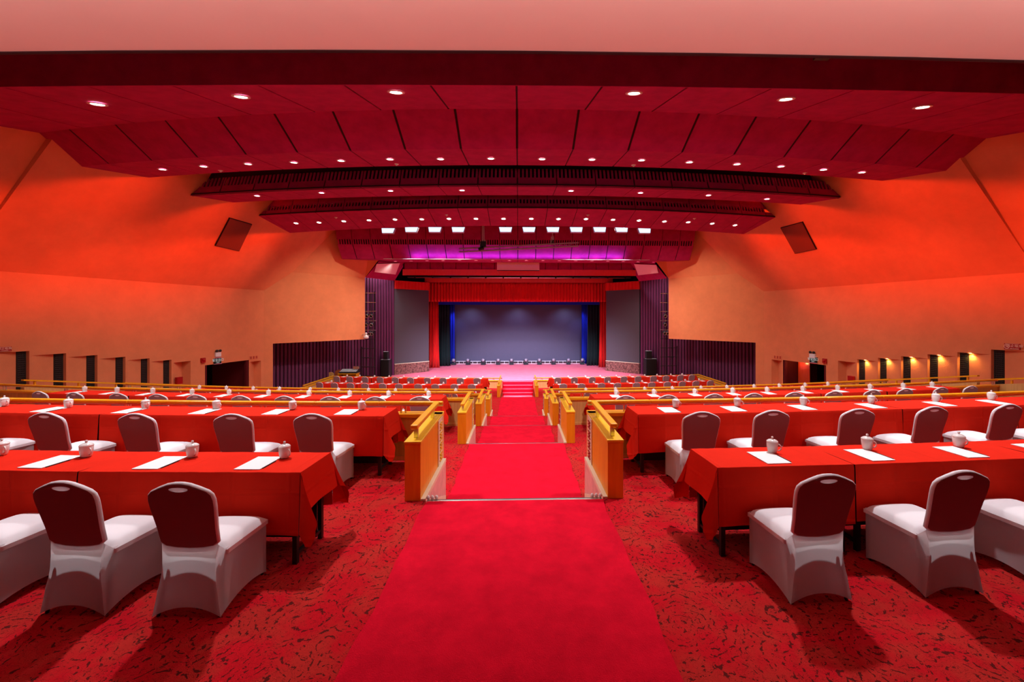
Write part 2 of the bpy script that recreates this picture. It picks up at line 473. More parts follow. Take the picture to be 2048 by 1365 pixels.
        q = MB()
        q.hexa([(xe - .06, ye - 3.6, low), (xe + .06, ye - 3.6, low), (xe + .06, ye + .1, low), (xe - .06, ye + .1, low),
                (xe - .06, ye - 3.6, hh), (xe + .06, ye - 3.6, hh), (xe + .06, ye + .1, hh), (xe - .06, ye + .1, hh)])
        q.build('return_panel', M['palewood'], root)
        q = MB(); q.box(xe - .09, xe + .09, ye - 3.65, ye + .14, hh, hh + .06); q.build('return_cap', M['railwood'], root)
        q = MB(); q.box(xe - .04, xe + .04, ye - 3.65, ye + .14, rz0, rz0 + .05); q.build('return_rail', M['railwood'], root)
        # newel panel at the aisle
        q = MB(); q.box(xa, xb, 23.42, 25.2, 0, .62); q.build('aisle_panel', M['panelwood'], root)
        q = MB(); q.box(xa - .01, xb + .01, 23.40, 25.2, .62, .66); q.build('aisle_cap', M['capwood'], root)
        q = MB(); q.box(min(xi, xo) + .05, max(xi, xo) - .05, 23.5, yp + .05, .78, .83); q.build('handrail', M['railwood'], root)
        for yy in (23.7, 25.0):
            q = MB(); q.box((xi + xo) / 2 - .02, (xi + xo) / 2 + .02, yy - .02, yy + .02, .66, .78); q.build('rail_post', M['steel'], root)
for k in range(5):
    for s in (-1, 1): parapet(k, s)
# little white knobs at the nosing ends beside the first flight
for s in (-1, 1):
    for i in range(3):
        mb = MB()
        x = HC + s * (AH - .075 - .045 * i)
        mb.lathe([(.004, 0), (.018, .004), (.02, .02), (.012, .036), (.002, .04)], 10)
        o = mb.build('nosing_knob', M['porcelain'], smooth=True, loc=(x, NOSE[0] + .025, .012))
        tag(o, 'small white knob, %s from the %s parapet at the nearest step edge' % (ORD[i], 'left' if s < 0 else 'right'), 'step lamp', 'knobs at the first stair edge')

# ------------------------------------------------------------------ the banquet chair
def make_chair(label, group):
    t = thing('banquet_chair', label, 'chair', group=group)
    yb = lambda z: .036 - .105 * (z - .45) / .47           # centre plane of the padded back
    out = [(0, .440), (.09, .445), (.160, .458), (.192, .484), (.198, .58), (.208, .67), (.216, .75), (.217, .80), (.209, .838), (.184, .864), (.13, .890), (.072, .913), (.03, .921), (0, .922)]
    loop = [(x, z) for x, z in out] + [(-x, z) for x, z in out[-2:0:-1]]
    n = len(loop); cz = .69
    mb = MB()
    rings = []
    for (ins, off) in ((.009, -.016), (.002, -.010), (0, 0), (.003, .011), (.014, .019)):
        r = []
        for x, z in loop:
            dx, dz = x, z - cz; L = math.hypot(dx, dz) or 1
            xx, zz = x - dx / L * ins, z - dz / L * ins
            r.append((xx, yb(zz) + off, zz))
        rings.append(r)
    hz, hrx, hrz = .874, .062, .0165
    def hole(p):
        a_ = math.atan2(p[2] - hz, p[0]); 
        return (hrx * math.cos(a_), hz + hrz * math.sin(a_) * (1.15 if math.sin(a_) < 0 else .8))
    def toward(r, off, bul):
        res = []
        for q in (.25, .55, .85, 1.0):
            rr = []
            for p in r:
                hx, hzz = hole(p)
                x, z = p[0] + (hx - p[0]) * q, p[2] + (hzz - p[2]) * q
                rr.append((x, yb(z) + off + bul * math.sin(min(1, q / .9) * PI), z))
            res.append(rr)
        return res
    rear = toward(rings[0], -.016, -.005)[::-1] + [rings[0]]
    rings = rings + toward(rings[-1], .019, .007)
    rings.append(rear[0])
    rv = [p for r in rear for p in r]; rf = []
    for i in range(len(rear) - 1):
        for k in range(n): rf.append((i * n + k, i * n + (k + 1) % n, (i + 1) * n + (k + 1) % n, (i + 1) * n + k))
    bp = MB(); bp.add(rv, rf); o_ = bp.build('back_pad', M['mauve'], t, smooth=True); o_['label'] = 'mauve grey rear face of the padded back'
    vs = [p for r in rings for p in r]
    fs = []
    for i in range(len(rings) - 1):
        for k in range(n):
            fs.append((i * n + k, i * n + (k + 1) % n, (i + 1) * n + (k + 1) % n, (i + 1) * n + k))
    mb.add(vs, fs); mb.build('back_cover', M['white'], t, smooth=True)
    # thin cloth stretched over the hand hole
    h = MB()
    pts = []
    for k in range(20):
        a_ = 2 * PI * k / 20; z = hz + (hrz + .003) * math.sin(a_) * (1.15 if math.sin(a_) < 0 else .8)
        pts.append((1.03 * hrx * math.cos(a_), yb(z) - .0150, z))
    h.poly(pts); h.build('hand_hole', M['thin'], t)
    # lower back panel (cloth between the rear legs)
    p = MB()
    def hw(z): return .188 - .012 * math.sin(min(1, max(0, (.48 - z) / .3)) * PI) + (.040 * max(0, (.30 - z) / .30) ** 1.6)
    def yr(z): return .032 - .032 * min(1, max(0, .48 - z) / .48) ** .8
    def lowb(u, v):
        x = u * 2 - 1
        zb_ = .010 + .062 * (1 - abs(x) ** 2.2)
        z = .485 + (zb_ - .485) * v
        bulge = .018 * (1 - x * x) * math.sin(v * PI)
        return (x * hw(z), yr(z) - .012 + bulge, z)
    p.grid(lowb, 16, 14); p.build('back_panel', M['thin'], t, smooth=True)
    # seat: domed cushion cap
    s = MB()
    def seat(u, v):
        x = u * 2 - 1; y = v * 2 - 1
        ax = abs(x) ** 5; ay = abs(y) ** 5
        e = max(0, 1 - ax) ** .5 * max(0, 1 - ay) ** .5
        w = .205 + .012 * (v)
        z = .405 + .052 * e + .012 * (1 - x * x) * (1 - y * y)
        return (x * w, .281 + y * .206, z)
    s.grid(seat, 16, 16)
    s.grid(lambda u, v: ((u * 2 - 1) * (.205 + .012 * v), .075 + v * .412, .400), 2, 2)
    rim = []
    for i in range(16): rim.append(seat(i / 16, 0))
    for i in range(16): rim.append(seat(1, i / 16))
    for i in range(16): rim.append(seat(1 - i / 16, 1))
    for i in range(16): rim.append(seat(0, 1 - i / 16))
    nn = len(rim)
    s.add(rim + [(a, b, c - .03) for a, b, c in rim], [(i, (i + 1) % nn, nn + (i + 1) % nn, nn + i) for i in range(nn)])
    s.build('seat_cover', M['white'], t, smooth=True)
    # skirt: stretch cloth from the seat edge down to the four feet (sides and front)
    k = MB()
    path = []
    for i in range(13): path.append(('r', i / 12))
    for i in range(1, 13): path.append(('f', i / 12))
    for i in range(1, 13): path.append(('l', i / 12))
    def skirt(u, v):
        idx = u * 36; i = int(round(idx))
        seg, q = path[min(i, 36)]
        if seg == 'r': a, b = ((.194, .03), (.208, .478)), ((.226, -.012), (.214, .468)); sgn = 1
        elif seg == 'f': a, b = ((.208, .478), (-.208, .478)), ((.214, .468), (-.214, .468)); sgn = 0
        else: a, b = ((-.208, .478), (-.194, .03)), ((-.214, .468), (-.226, -.012)); sgn = -1
        if (seg == 'r' and q == 0) or (seg == 'l' and q == 1):
            z = .47 - .46 * v
            return Vector(((1 if seg == 'r' else -1) * hw(z), yr(z) - .012, z))
        top = Vector((a[0][0] + (a[1][0] - a[0][0]) * q, a[0][1] + (a[1][1] - a[0][1]) * q, .415))
        bot = Vector((b[0][0] + (b[1][0] - b[0][0]) * q, b[0][1] + (b[1][1] - b[0][1]) * q, .010 + (.075 if seg == 'f' else .05) * max(0, math.sin(q * PI)) ** .8))
        pnt = top.lerp(bot, v)
        pin = .024 * math.sin(q * PI) * math.sin(v * PI)
        if sgn: pnt.x -= sgn * pin
        else: pnt.y -= pin
        return pnt
    k.grid(skirt, 36, 10); k.build('skirt', M['thin'], t, smooth=True)
    for sx in (-1, 1):
        for yy, xx in ((.012, .205), (.450, .196)):
            l = MB(); l.tube([(sx * xx, yy, 0), (sx * (xx - .045), yy + (.05 if yy < .1 else -.04), .40)], .011, 8)
            l.build('leg', M['blackmetal'], t)
    return t
# ------------------------------------------------------------------ tea cup, notepad, pencil
def make_cup(label, group):
    t = thing('tea_cup', label, 'cup', group=group)
    b = MB(); b.lathe([(.028, 0), (.034, .002), (.038, .012), (.0445, .05), (.0465, .092), (.0445, .094), (.042, .09)], 24, cap=False)
    b.lathe([(.001, .003), (.030, .003)], 24, cap=False)
    b.build('cup_body', M['porcelain'], t, smooth=True)
    l = MB(); l.lathe([(.047, .093), (.0485, .097), (.044, .106), (.030, .116), (.012, .121), (.006, .124), (.009, .131), (.0105, .137), (.007, .144), (.0005, .146)], 24)
    l.build('lid', M['porcelain'], t, smooth=True)
    h = MB(); a = -.35
    pts = []
    for i in range(11):
        th = -1.45 + 2.9 * i / 10
        r = .040 + .030 * math.cos(th)
        pts.append((r * math.cos(a), r * math.sin(a), .050 + .030 * math.sin(th)))
    h.tube(pts, .0055, 8); h.build('handle', M['porcelain'], t, smooth=True)
    return t
def make_pad():
    mb = MB(); mb.box(-.105, .105, -.148, .148, 0, .005); return mb.build('notepad', M['paper'])
def make_pencil():
    mb = MB(); mb.tube([(0, -.09, .004), (0, .075, .004), (0, .09, .004)], [.004, .004, .001], 6); return mb.build('pencil', M['pencil'])
proto = {}
def seat_words(row, side, i):
    return '%s from the aisle, %s, %s side' % (ORD[i], row, side)
def put(kind, loc, rz, label, cat, group):
    if kind in ('chair', 'cup'):
        if kind not in proto:
            o = (make_chair if kind == 'chair' else make_cup)(label, group); proto[kind] = o
            o.location = loc; o.rotation_euler = (0, 0, rz); return o
        return dup(proto[kind], loc, rz, label, group)
    if kind not in proto:
        o = (make_pad if kind == 'pad' else make_pencil)(); proto[kind] = o
    else:
        o = proto[kind].copy(); COL.objects.link(o)
    o.location = loc; o.rotation_euler = (0, 0, rz)
    return tag(o, label, cat, group)

# ------------------------------------------------------------------ tables and cloths
TD = .48; TH = .745
def table(x0, x1, y0, z, rz, label, group, parts=True):
    t = thing('folding_table', label, 'table', ((x0 + x1) / 2, y0, z), rz, group)
    L = (x1 - x0) / 2
    m = MB(); m.box(-L + .01, L - .01, .0, TD, TH - .028, TH - .003); m.build('table_top', M['darkboard'], t)
    m = MB(); m.box(-L + .08, L - .08, TD - .10, TD - .085, .03, TH - .03); m.build('modesty_shade_panel', M['darkboard'], t)  # dark modesty panel, lengthened to stand in for the shade under the table
    for sx in (-1, 1):
        for yy in (.05, TD - .05):
            m = MB(); m.box(sx * (L - .07) - .018, sx * (L - .07) + .018, yy - .018, yy + .018, 0, TH - .028); m.build('leg', M['blackmetal'], t)
        m = MB(); m.box(sx * (L - .07) - .012, sx * (L - .07) + .012, .05, TD - .05, .06, .085); m.build('foot_bar', M['blackmetal'], t)
    return t
def cloth_mesh(L, endL, endR, seed):
    """top and hanging sides of a cloth over a table 2L wide; open corners hang in a folded point"""
    rnd = random.Random(seed)
    H = TH + .003; ov_f = .475; ov_e = .30
    ph = [rnd.uniform(0, 6.28) for _ in range(6)]
    xs = [-L + 2 * L * i / 28 for i in range(29)]
    vs = MB(); r0 = .012
    def front(x, v, sgn, y0):
        d = ov_f * v
        fold = (.007 * math.sin(x * 9 + ph[0]) + .005 * math.sin(x * 17 + ph[1])) * v ** 1.2
        hem = .012 * math.sin(x * 3.1 + ph[2]) * v
        out = .006 + .016 * v + fold
        if v < .04: return (x, y0 + sgn * (.004), H - .002 - d * .6)
        return (x, y0 + sgn * out, H - d + hem - .003)
    vs.grid(lambda u, v: (-L + 2 * L * u, TD * v, H + .0012 * math.sin(u * 40 + v * 5)), 28, 8)
    V = [0, .02, .08, .16, .26, .36, .46, .56, .66, .76, .86, .94, 1]
    def sheet(sgn, y0):
        o = len(vs.v); w = 29
        for v in V:
            for x in xs: vs.v.append((x, y0, H) if v == 0 else front(x, v, sgn, y0))
        for j in range(len(V) - 1):
            for i in range(28):
                vs.f.append((o + j * w + i, o + j * w + i + 1, o + (j + 1) * w + i + 1, o + (j + 1) * w + i)); vs.m.append(0)
    sheet(-1, 0); sheet(1, TD)
    for e, sx in ((endL, -1), (endR, 1)):
        if not e: continue
        xe = sx * L
        def side(u, v):
            d = ov_e * v
            if v == 0: return (xe, TD * u, H)
            return (xe + sx * (.006 + .05 * v + .008 * math.sin(u * 7 + ph[3]) * v), TD * u, H - d)
        vs.grid(side, 8, 8)
        # corners: cone of cloth with the point hanging lowest
        for sy, yc in ((-1, 0), (1, TD)):
            keys = [(0, .115, .018), (14, .22, .03), (30, .36, .10), (42, .42, .17), (52, .36, .22), (62, .20, .24), (74, .10, .16), (90, .015, .072)]
            if sy > 0: keys = [(0, .115, .018), (16, .26, .02), (32, .34, .12), (45, .30, .20), (58, .17, .26), (72, .10, .18), (90, .015, .072)]
            NT, NR = 22, 8
            def cone(u, v):
                th = 90 * u
                for a, b in zip(keys, keys[1:]):
                    if a[0] <= th <= b[0] + 1e-6:
                        q = (th - a[0]) / (b[0] - a[0]); q = q * q * (3 - 2 * q); hx = a[1] + (b[1] - a[1]) * q; hy = a[2] + (b[2] - a[2]) * q; break
                T = math.radians(th)
                R = min(ov_e / max(math.cos(T), 1e-4), ov_f / max(math.sin(T), 1e-4))
                r = R * v
                k = .75 + .25 * v
                hx2, hy2 = hx * k, hy * k
                zz = math.sqrt(max(.05, 1 - hx2 * hx2 - hy2 * hy2))
                return (xe + sx * r * hx2, yc + sy * r * hy2, H - r * zz)
            vs.grid(cone, NT, NR)
    return vs
cloth_cache = {}
def cloth(x0, x1, y0, z, rz, eL, eR, label, group, seed):
    L = (x1 - x0) / 2
    key = (round(L, 2), eL, eR, seed % 3)
    if key in cloth_cache:
        o = cloth_cache[key].copy(); COL.objects.link(o)
    else:
        o = cloth_mesh(L, eL, eR, seed).build('tablecloth', M['cloth'], smooth=True, sharp=math.radians(50)); cloth_cache[key] = o
    o.location = ((x0 + x1) / 2, y0, z); o.rotation_euler = (0, 0, rz)
    return tag(o, label, 'tablecloth', group)

def ordn(i): return ORD[i]
def table_row(y0, tier, side, edges, rowname, chairs, cups, pads, chair_y=-.53, jit=.02):
    """edges: |x| of the table joints counted from the aisle outwards"""
    s = -1 if side == 'left' else 1
    z = TZ[tier]
    for i in range(len(edges) - 1):
        a, b = s * edges[i], s * edges[i + 1]
        x0, x1 = min(a, b), max(a, b)
        xm = (x0 + x1) / 2
        y = arc(y0, xm); rz = math.atan(2 * K * (xm - HC))
        table(x0, x1, y, z, rz, 'dark folding table, %s from the aisle, %s, %s side' % (ordn(i), rowname, side), 'tables in the ' + rowname)
        first = i == 0; last = i == len(edges) - 2
        eL = (first and s > 0) or (last and s < 0)
        eR = (first and s < 0) or (last and s > 0)
        cloth(x0 + .003, x1 - .003, y, z + random.uniform(0, .002), rz, eL, eR, 'red tablecloth, %s from the aisle, %s, %s side' % (ordn(i), rowname, side), 'red cloths in the ' + rowname, i + tier)
    for i, x in enumerate(chairs):
        y = arc(y0, x) + chair_y + random.uniform(-jit, jit)
        rz = math.atan(2 * K * (x - HC)) + random.uniform(-.03, .03)
        put('chair', (x, y, z), rz, 'white-covered banquet chair, ' + seat_words(rowname, side, i), 'chair', 'chairs in the ' + rowname)
    for i, x in enumerate(cups):
        y = arc(y0, x) + .335 + random.uniform(-.01, .01)
        put('cup', (x, y, z + TH + .006), random.uniform(-.25, .25) + math.atan(2 * K * x), 'white lidded tea cup, ' + seat_words(rowname, side, i), 'cup', 'tea cups in the ' + rowname)
    for i, x in enumerate(pads):
        rz = math.atan(2 * K * (x - HC)) + random.uniform(-.02, .02)
        y = arc(y0, x) + .195
        put('pad', (x, y, z + TH + .0055), rz, 'white notepad, ' + seat_words(rowname, side, i), 'notepad', 'notepads in the ' + rowname)
        dx, dy = .113, -.035
        put('pencil', (x + dx * math.cos(rz) - dy * math.sin(rz), y + dx * math.sin(rz) + dy * math.cos(rz), z + TH + .0055), rz, 'black pencil, ' + seat_words(rowname, side, i), 'pencil', 'pencils in the ' + rowname)
Y1, Y2 = 3.28, 5.10
R1 = 'nearest row'
table_row(Y1, 0, 'left', [1.72, 3.50, 5.30, 7.1], R1, [-2.18, -2.95, -3.75, -4.6], [-2.04, -2.86, -3.80, -4.60], [-2.18, -3.01, -3.96, -4.75])
table_row(Y1, 0, 'right', [1.62, 2.80, 4.60, 6.4], R1, [2.09, 3.08, 4.02, 4.95], [2.30, 3.23, 4.16, 5.0], [2.18, 3.11, 4.01, 4.85])
R2 = 'second row before the first railing'
table_row(Y2, 0, 'left', [1.66, 3.46, 5.26, 7.06, 8.86], R2, [-2.26, -3.13, -4.20, -5.24, -6.36, -7.3], [-2.07, -2.98, -4.01, -4.98, -6.07, -7.04], [-2.20, -3.11, -4.05, -5.06, -6.17, -7.15])
table_row(Y2, 0, 'right', [1.50, 3.30, 5.10, 6.90, 8.7], R2, [2.05, 2.88, 3.92, 4.90, 5.95, 6.85], [2.12, 2.99, 3.94, 4.97, 6.01, 6.94], [1.97, 2.85, 3.82, 4.83, 5.90, 6.8])
def reg(s, a, n, step=.94, j=.05): return [s * (a + step * i + random.uniform(-j, j)) for i in range(n)]
TE = [1.68, 3.48, 5.28, 7.08, 8.88, 11.1]
for tier, nm in ((1, 'second'), (2, 'third'), (3, 'fourth')):
    ya, yb = PAR[tier] - (2.47 if tier < 3 else 2.05), PAR[tier] - .62
    for s, side in ((-1, 'left'), (1, 'right')):
        a0 = {(-1, 1): 2.0, (1, 1): 2.2, (-1, 2): 1.9, (1, 2): 2.12, (-1, 3): 1.95, (1, 3): 2.1}[(s, tier)]
        table_row(ya, tier, side, TE, 'back row of the %s level' % nm, reg(s, a0, 2), reg(s, a0 + .05, 2), reg(s, a0 + .05, 2))
        xs = reg(s, a0, 10)
        table_row(yb, tier, side, TE, 'front row of the %s level' % nm, reg(s, a0 + .03, 10), xs, [x - .05 for x in xs], chair_y=-.50)
for (yb, nm, lc, rc) in ((23.0, 'second row before the stage', [2.55, 3.5, 4.55, 5.5, 6.57, 7.5, 8.5, 9.35, 10.3, 11.2], [2.46, 3.47, 4.6, 5.5, 6.6, 7.5, 8.44, 9.34, 10.2, 11.1]),
                         (25.3, 'front row before the stage', [2.5, 3.5, 4.55, 5.5, 6.55, 7.5, 8.45, 9.4, 10.4, 11.25], [2.38, 3.4, 4.5, 5.45, 6.5, 7.4, 8.4, 9.24, 10.2, 11.0])):
    for s, side, c in ((-1, 'left', lc), (1, 'right', rc)):
        first = 1.95 if yb > 24 else 2.05
        table_row(yb, 4, side, [first, 3.8, 5.6, 7.4, 9.2, 11.6], nm, [s * x for x in c], [s * (x - .28) for x in c], [s * (x - .12) for x in c], chair_y=-.53)

# ------------------------------------------------------------------ ceiling: saw-tooth of curved panel bands
def mkedge(yc, zc, xe, ye, ze):
    return dict(yc=yc, zc=zc, xe=xe, ye=ye, ze=ze)
def epos(e, x):
    q = (x / e['xe']) ** 2
    return Vector((x + HC, e['yc'] + (e['ye'] - e['yc']) * q - (.018 * x if e['yc'] < 24 else 0), EYE + e['zc'] + (e['ze'] - e['zc']) * q))
E_A = mkedge(8.40, 4.71, 17.5, 8.9, 4.71)
E_C1t = mkedge(10.56, 5.33, 14.08, 12.15, 5.33)
E_C1b = mkedge(11.70, 4.76, 14.12, 13.30, 4.76)
E_B2e = mkedge(13.61, 5.00, 13.60, 15.05, 5.00)
E_D2b = mkedge(15.20, 4.82, 13.18, 16.60, 4.82)
E_D2t = mkedge(15.35, 5.18, 13.15, 16.75, 5.18)
E_D2g = mkedge(15.50, 5.56, 13.1, 16.9, 5.56)
E_B3e = mkedge(17.06, 5.02, 12.75, 18.35, 5.02)
E_D3b = mkedge(18.28, 4.79, 12.55, 19.85, 4.79)
E_D3t = mkedge(18.40, 5.05, 12.5, 19.95, 5.05)
E_D3g = mkedge(18.50, 5.26, 12.5, 20.05, 5.26)
E_D3u = mkedge(18.60, 5.60, 12.45, 20.15, 5.60)
E_B4e = mkedge(20.30, 4.455, 12.25, 22.10, 4.43)
E_D5a = mkedge(24.5, 5.4, 10.8, 24.6, 5.4)
E_D5b = mkedge(24.72, 4.58, 10.8, 24.8, 4.58)
E_D5c = mkedge(24.82, 4.29, 10.8, 24.9, 4.29)
E_D5d = mkedge(25.5, 3.51, 10.8, 25.55, 3.50)
E_B5e = mkedge(30.4, 3.93, 9.2, 30.4, 3.93)
def panel_band(name, ea, eb, pitch, off, gap=.03, back=True, x0max=None):
    """separate panels between joints; each a thin slab with a dark backing behind the joints"""
    mb = MB(); off = Vector(off)
    xa, xb = ea['xe'], eb['xe']; X = max(xa, xb)
    n = int(math.ceil(X / pitch)); g = gap / 2
    for i in range(-n, n):
        l, r = i * pitch + g, (i + 1) * pitch - g
        la, ra = max(l, -xa), min(r, xa); lb, rb = max(l, -xb), min(r, xb)
        la, ra = min(la, xa), max(ra, -xa); lb, rb = min(lb, xb), max(rb, -xb)
        if ra - la < .02 and rb - lb < .02: continue
        ra = max(ra, la + .001); rb = max(rb, lb + .001)
        p = [epos(ea, la), epos(ea, ra), epos(eb, rb), epos(eb, lb)]
        mb.hexa(p + [q + off * .35 for q in p], 0)
    N = 24
    for i in range(N):
        u0, u1 = -1 + 2 * i / N, -1 + 2 * (i + 1) / N
        p = [epos(ea, u0 * xa) + off * .30, epos(ea, u1 * xa) + off * .30, epos(eb, u1 * xb) + off * .30, epos(eb, u0 * xb) + off * .30]
        mb.hexa(p + [q + off for q in p], 1)
    return struct(name, mb, [M['maroon'], M['joint']])
UP = (0, .0, .06)
panel_band('ceiling_soffit', E_A, E_C1t, 1.76, UP, gap=.045)
panel_band('ceiling_fascia', E_C1t, E_C1b, 1.60, (0, .06, .05), gap=.065)
panel_band('ceiling_soffit', E_C1b, E_B2e, 1.60, UP, gap=.04)
panel_band('ceiling_fascia', E_D2b, E_D2t, 1.47, (0, .08, 0), gap=.05)
panel_band('ceiling_soffit', E_D2b, E_B3e, 1.47, UP)
panel_band('ceiling_fascia', E_D3b, E_D3t, 1.34, (0, .08, 0))
panel_band('ceiling_fascia', E_D3g, E_D3u, 1.34, (0, .08, 0))
panel_band('ceiling_soffit', E_D3b, E_B4e, 1.34, UP)
panel_band('ceiling_fascia', E_D5a, E_D5b, 1.10, (0, .08, 0))
panel_band('ceiling_fascia', E_D5c, E_D5d, 1.10, (0, .08, 0), gap=.05)
panel_band('ceiling_soffit', E_D5d, E_B5e, 1.10, UP)
# slotted ventilation grilles along the fascias, one per panel
def grilles(ea, eb, pitch, rown, slot, bar):
    X = min(ea['xe'], eb['xe']) - .05; n = int(math.ceil(X / pitch)); idx = 0
    lst = []
    for i in range(-n, n):
        l, r = max(i * pitch + .02, -X), min((i + 1) * pitch - .02, X)
        if r - l < .4: continue
        lst.append((l, r))
    for (l, r) in lst:
        mb = MB()
        A0, A1 = epos(ea, l), epos(ea, r); B0, B1 = epos(eb, l), epos(eb, r)
        o = Vector((0, .14, 0))
        mb.hexa([A0 + o, A1 + o, B1 + o, B0 + o, A0 + o * 1.2, A1 + o * 1.2, B1 + o * 1.2, B0 + o * 1.2], 1)
        m = max(2, int((r - l - .08) / (slot + bar)))
        ws = (r - l) / (m * 2 + 1)
        o2 = Vector((0, .05, 0))
        for j in range(m + 1):
            u0 = l + ws * 2 * j; u1 = u0 + ws * (1 if 0 < j < m else 1.0)
            a0, a1, b0, b1 = epos(ea, u0), epos(ea, u1), epos(eb, u0), epos(eb, u1)
            mb.hexa([a0, a1, b1, b0, a0 + o2, a1 + o2, b1 + o2, b0 + o2], 0)
        idx += 1
        ob = mb.build('vent_grille', [M['maroon'], M['void']])
        tag(ob, 'dark slotted vent grille, %s from the left in the %s' % (ORD[idx - 1], rown), 'vent grille', 'grilles in the ' + rown)
grilles(E_D2t, E_D2g, 1.47, 'nearest ceiling vent band', .075, .075)
grilles(E_D3t, E_D3g, 1.34, 'middle ceiling vent band', .07, .07)
grilles(E_D5b, E_D5c, 1.10, 'vent band above the stage front', .07, .07)
for sg in (-1, 1):
    for (eb_, et_, dx) in ((E_D2b, E_D2g, .34), (E_D3b, E_D3u, .22), (E_D5d, E_D5a, .12)):
        mb = MB(); A_, B_ = epos(eb_, sg * eb_['xe']), epos(et_, sg * et_['xe']); v = Vector((sg * dx, .14, 0)); k_ = Vector((0, .3, 0)); up_ = Vector((0, 0, .04))
        mb.hexa([A_ + up_, A_ + up_ + v, A_ + up_ + v + k_, A_ + up_ + k_, B_, B_ + v, B_ + v + k_, B_ + k_])
        struct('ceiling_fascia', mb, M['brownend'])
# upper closures that keep the roof void dark
mb = MB()
N = 24
for i in range(N):
    u0, u1 = -16 + 32 * i / N, -16 + 32 * (i + 1) / N
    mb.quad((u0, 15.75 + K * u0 * u0, EYE + 5.5), (u1, 15.75 + K * u1 * u1, EYE + 5.5), (u1, 15.75 + K * u1 * u1, EYE + 8), (u0, 15.75 + K * u0 * u0, EYE + 8))
mb.box(-20, 20, -7, 45, EYE + 8, EYE + 8.2)
struct('ceiling', mb, M['joint'])
# vertical face A above the first soffit and the pink underside of the balcony
mb = MB()
N = 12
for i in range(N):
    u0, u1 = -17.5 + 35 * i / N, -17.5 + 35 * (i + 1) / N
    a, b = epos(E_A, u0), epos(E_A, u1); dn = Vector((0, -.03, -.004)); upv = Vector((0, -.25, 1.5)); bk = Vector((0, .12, .06))
    mb.hexa([a + dn, b + dn, b, a, a + dn + upv, b + dn + upv, b + bk + upv, a + bk + upv])
struct('ceiling_beam', mb, M['maroon'])
zb = EYE + 2.60
mb = MB(); tb_ = MB()
def bal(x, o=0): return 4.05 - .017 * x + .003 * x * x + o
for i in range(18):
    u0, u1 = -18 + 2 * i, -16 + 2 * i
    mb.hexa([(u0, -7, zb), (u1, -7, zb), (u1, bal(u1, -.03), zb), (u0, bal(u0, -.03), zb), (u0, -7, zb + .45), (u1, -7, zb + .45), (u1, bal(u1, -.03), zb + .45), (u0, bal(u0, -.03), zb + .45)])
    for (o0, o1, dz, mi) in ((-.03, 0, -.012, 0), (0, .025, .004, 1)):
        tb_.hexa([(u0, bal(u0, o0), zb + dz), (u1, bal(u1, o0), zb + dz), (u1, bal(u1, o1), zb + dz), (u0, bal(u0, o1), zb + dz), (u0, bal(u0, o0), zb + .5), (u1, bal(u1, o0), zb + .5), (u1, bal(u1, o1), zb + .5), (u0, bal(u0, o1), zb + .5)], mi)
struct('ceiling_balcony', mb, M['pink'])
struct('trim_6', tb_, [M['joint'], M['pink']])

# surface solver: where the sight line through px, py meets a soffit
def soffit_hit(px, py, ea, eb):
    best = None
    lo, hi = 5.0, 40.0
    def f(y):
        p = W(px, py, y); x = p.x - HC
        A, B = epos(ea, x), epos(eb, x)
        v = (y - A.y) / (B.y - A.y)
        return p.z - (A.z + (B.z - A.z) * v), p, (B - A)
    a = f(lo)[0]
    for _ in range(60):
        mid = (lo + hi) / 2; m = f(mid)[0]
        if (m > 0) == (a > 0): lo = mid; a = m
        else: hi = mid
    _, p, d = f((lo + hi) / 2)
    return p, d
DL_PROTO = {}
def downlight(p, d, label, group, power, r=.11, spot=138, dim=False, spill=True):
    tilt = math.atan2(d.z, d.y)
    key = ('dim' if dim else 'on', r)
    if key not in DL_PROTO:
        t = thing('ceiling_downlight', label, 'downlight', p, 0, group)
        a = MB(); a.lathe([(r * .78, .01), (r * .80, -.004), (r * 1.0, -.014), (r * 1.22, -.004), (r * 1.24, .004)], 20, cap=False)
        a.build('trim_ring', M['trimwhite'], t, smooth=True)
        b = MB(); b.lathe([(.002, -.006), (r * .8, -.004)], 20, cap=True)
        b.build('lamp_lens', M['lensdim' if dim else 'lens'], t)
        DL_PROTO[key] = t
    else:
        t = dup(DL_PROTO[key], p, 0, label, group)
    t.rotation_euler = (tilt, 0, 0)
    if power:
        l = bpy.data.lights.new('downlight_beam', 'SPOT'); l.energy = power; l.spot_size = math.radians(spot); l.spot_blend = .7
        l.shadow_soft_size = .07; l.color = (1, .95, .93)
        o = bpy.data.objects.new('downlight_beam', l); COL.objects.link(o)
        o.location = p + Vector((0, 0, -.05))
    return t
B1 = [(195, 207), (482, 192), (792, 183), (1268, 185), (1572, 197), (1845, 213)]
B2 = [(325, 338), (407, 332), (496, 327), (588, 324), (682, 320.5), (780, 317.5), (881, 317), (982, 316), (1084, 317), (1184, 318), (1283, 319.5), (1379, 323.5), (1474, 327.5), (1562, 332), (1647, 338.5), (1724, 344)]
B3 = [(514, 391), (643, 385), (781, 381), (924, 380), (1142, 381), (1281, 385), (1417, 390), (1534, 397.5)]
B4 = [(592, 446), (638, 444.5), (687.6, 442), (738, 440), (790, 438.5), (843.5, 438), (898, 437), (952, 437), (1007, 437), (1062.5, 437), (1117, 437.5), (1172, 437.5), (1226, 439), (1278, 440.5), (1329, 442.5), (1376.5, 444), (1424.6, 446.6), (1470, 450)]
B5 = [(733.6, 524.5), (761, 524), (791, 523), (822, 522), (854, 521.5), (886, 521), (919, 520.6), (952, 520.8), (985.5, 520.6), (1019, 521), (1052.7, 521), (1086, 521), (1118.8, 521.4), (1151.5, 521.7), (1184, 522), (1215.5, 522.5), (1246.6, 523), (1276, 524), (1306, 525), (1332, 526.6)]
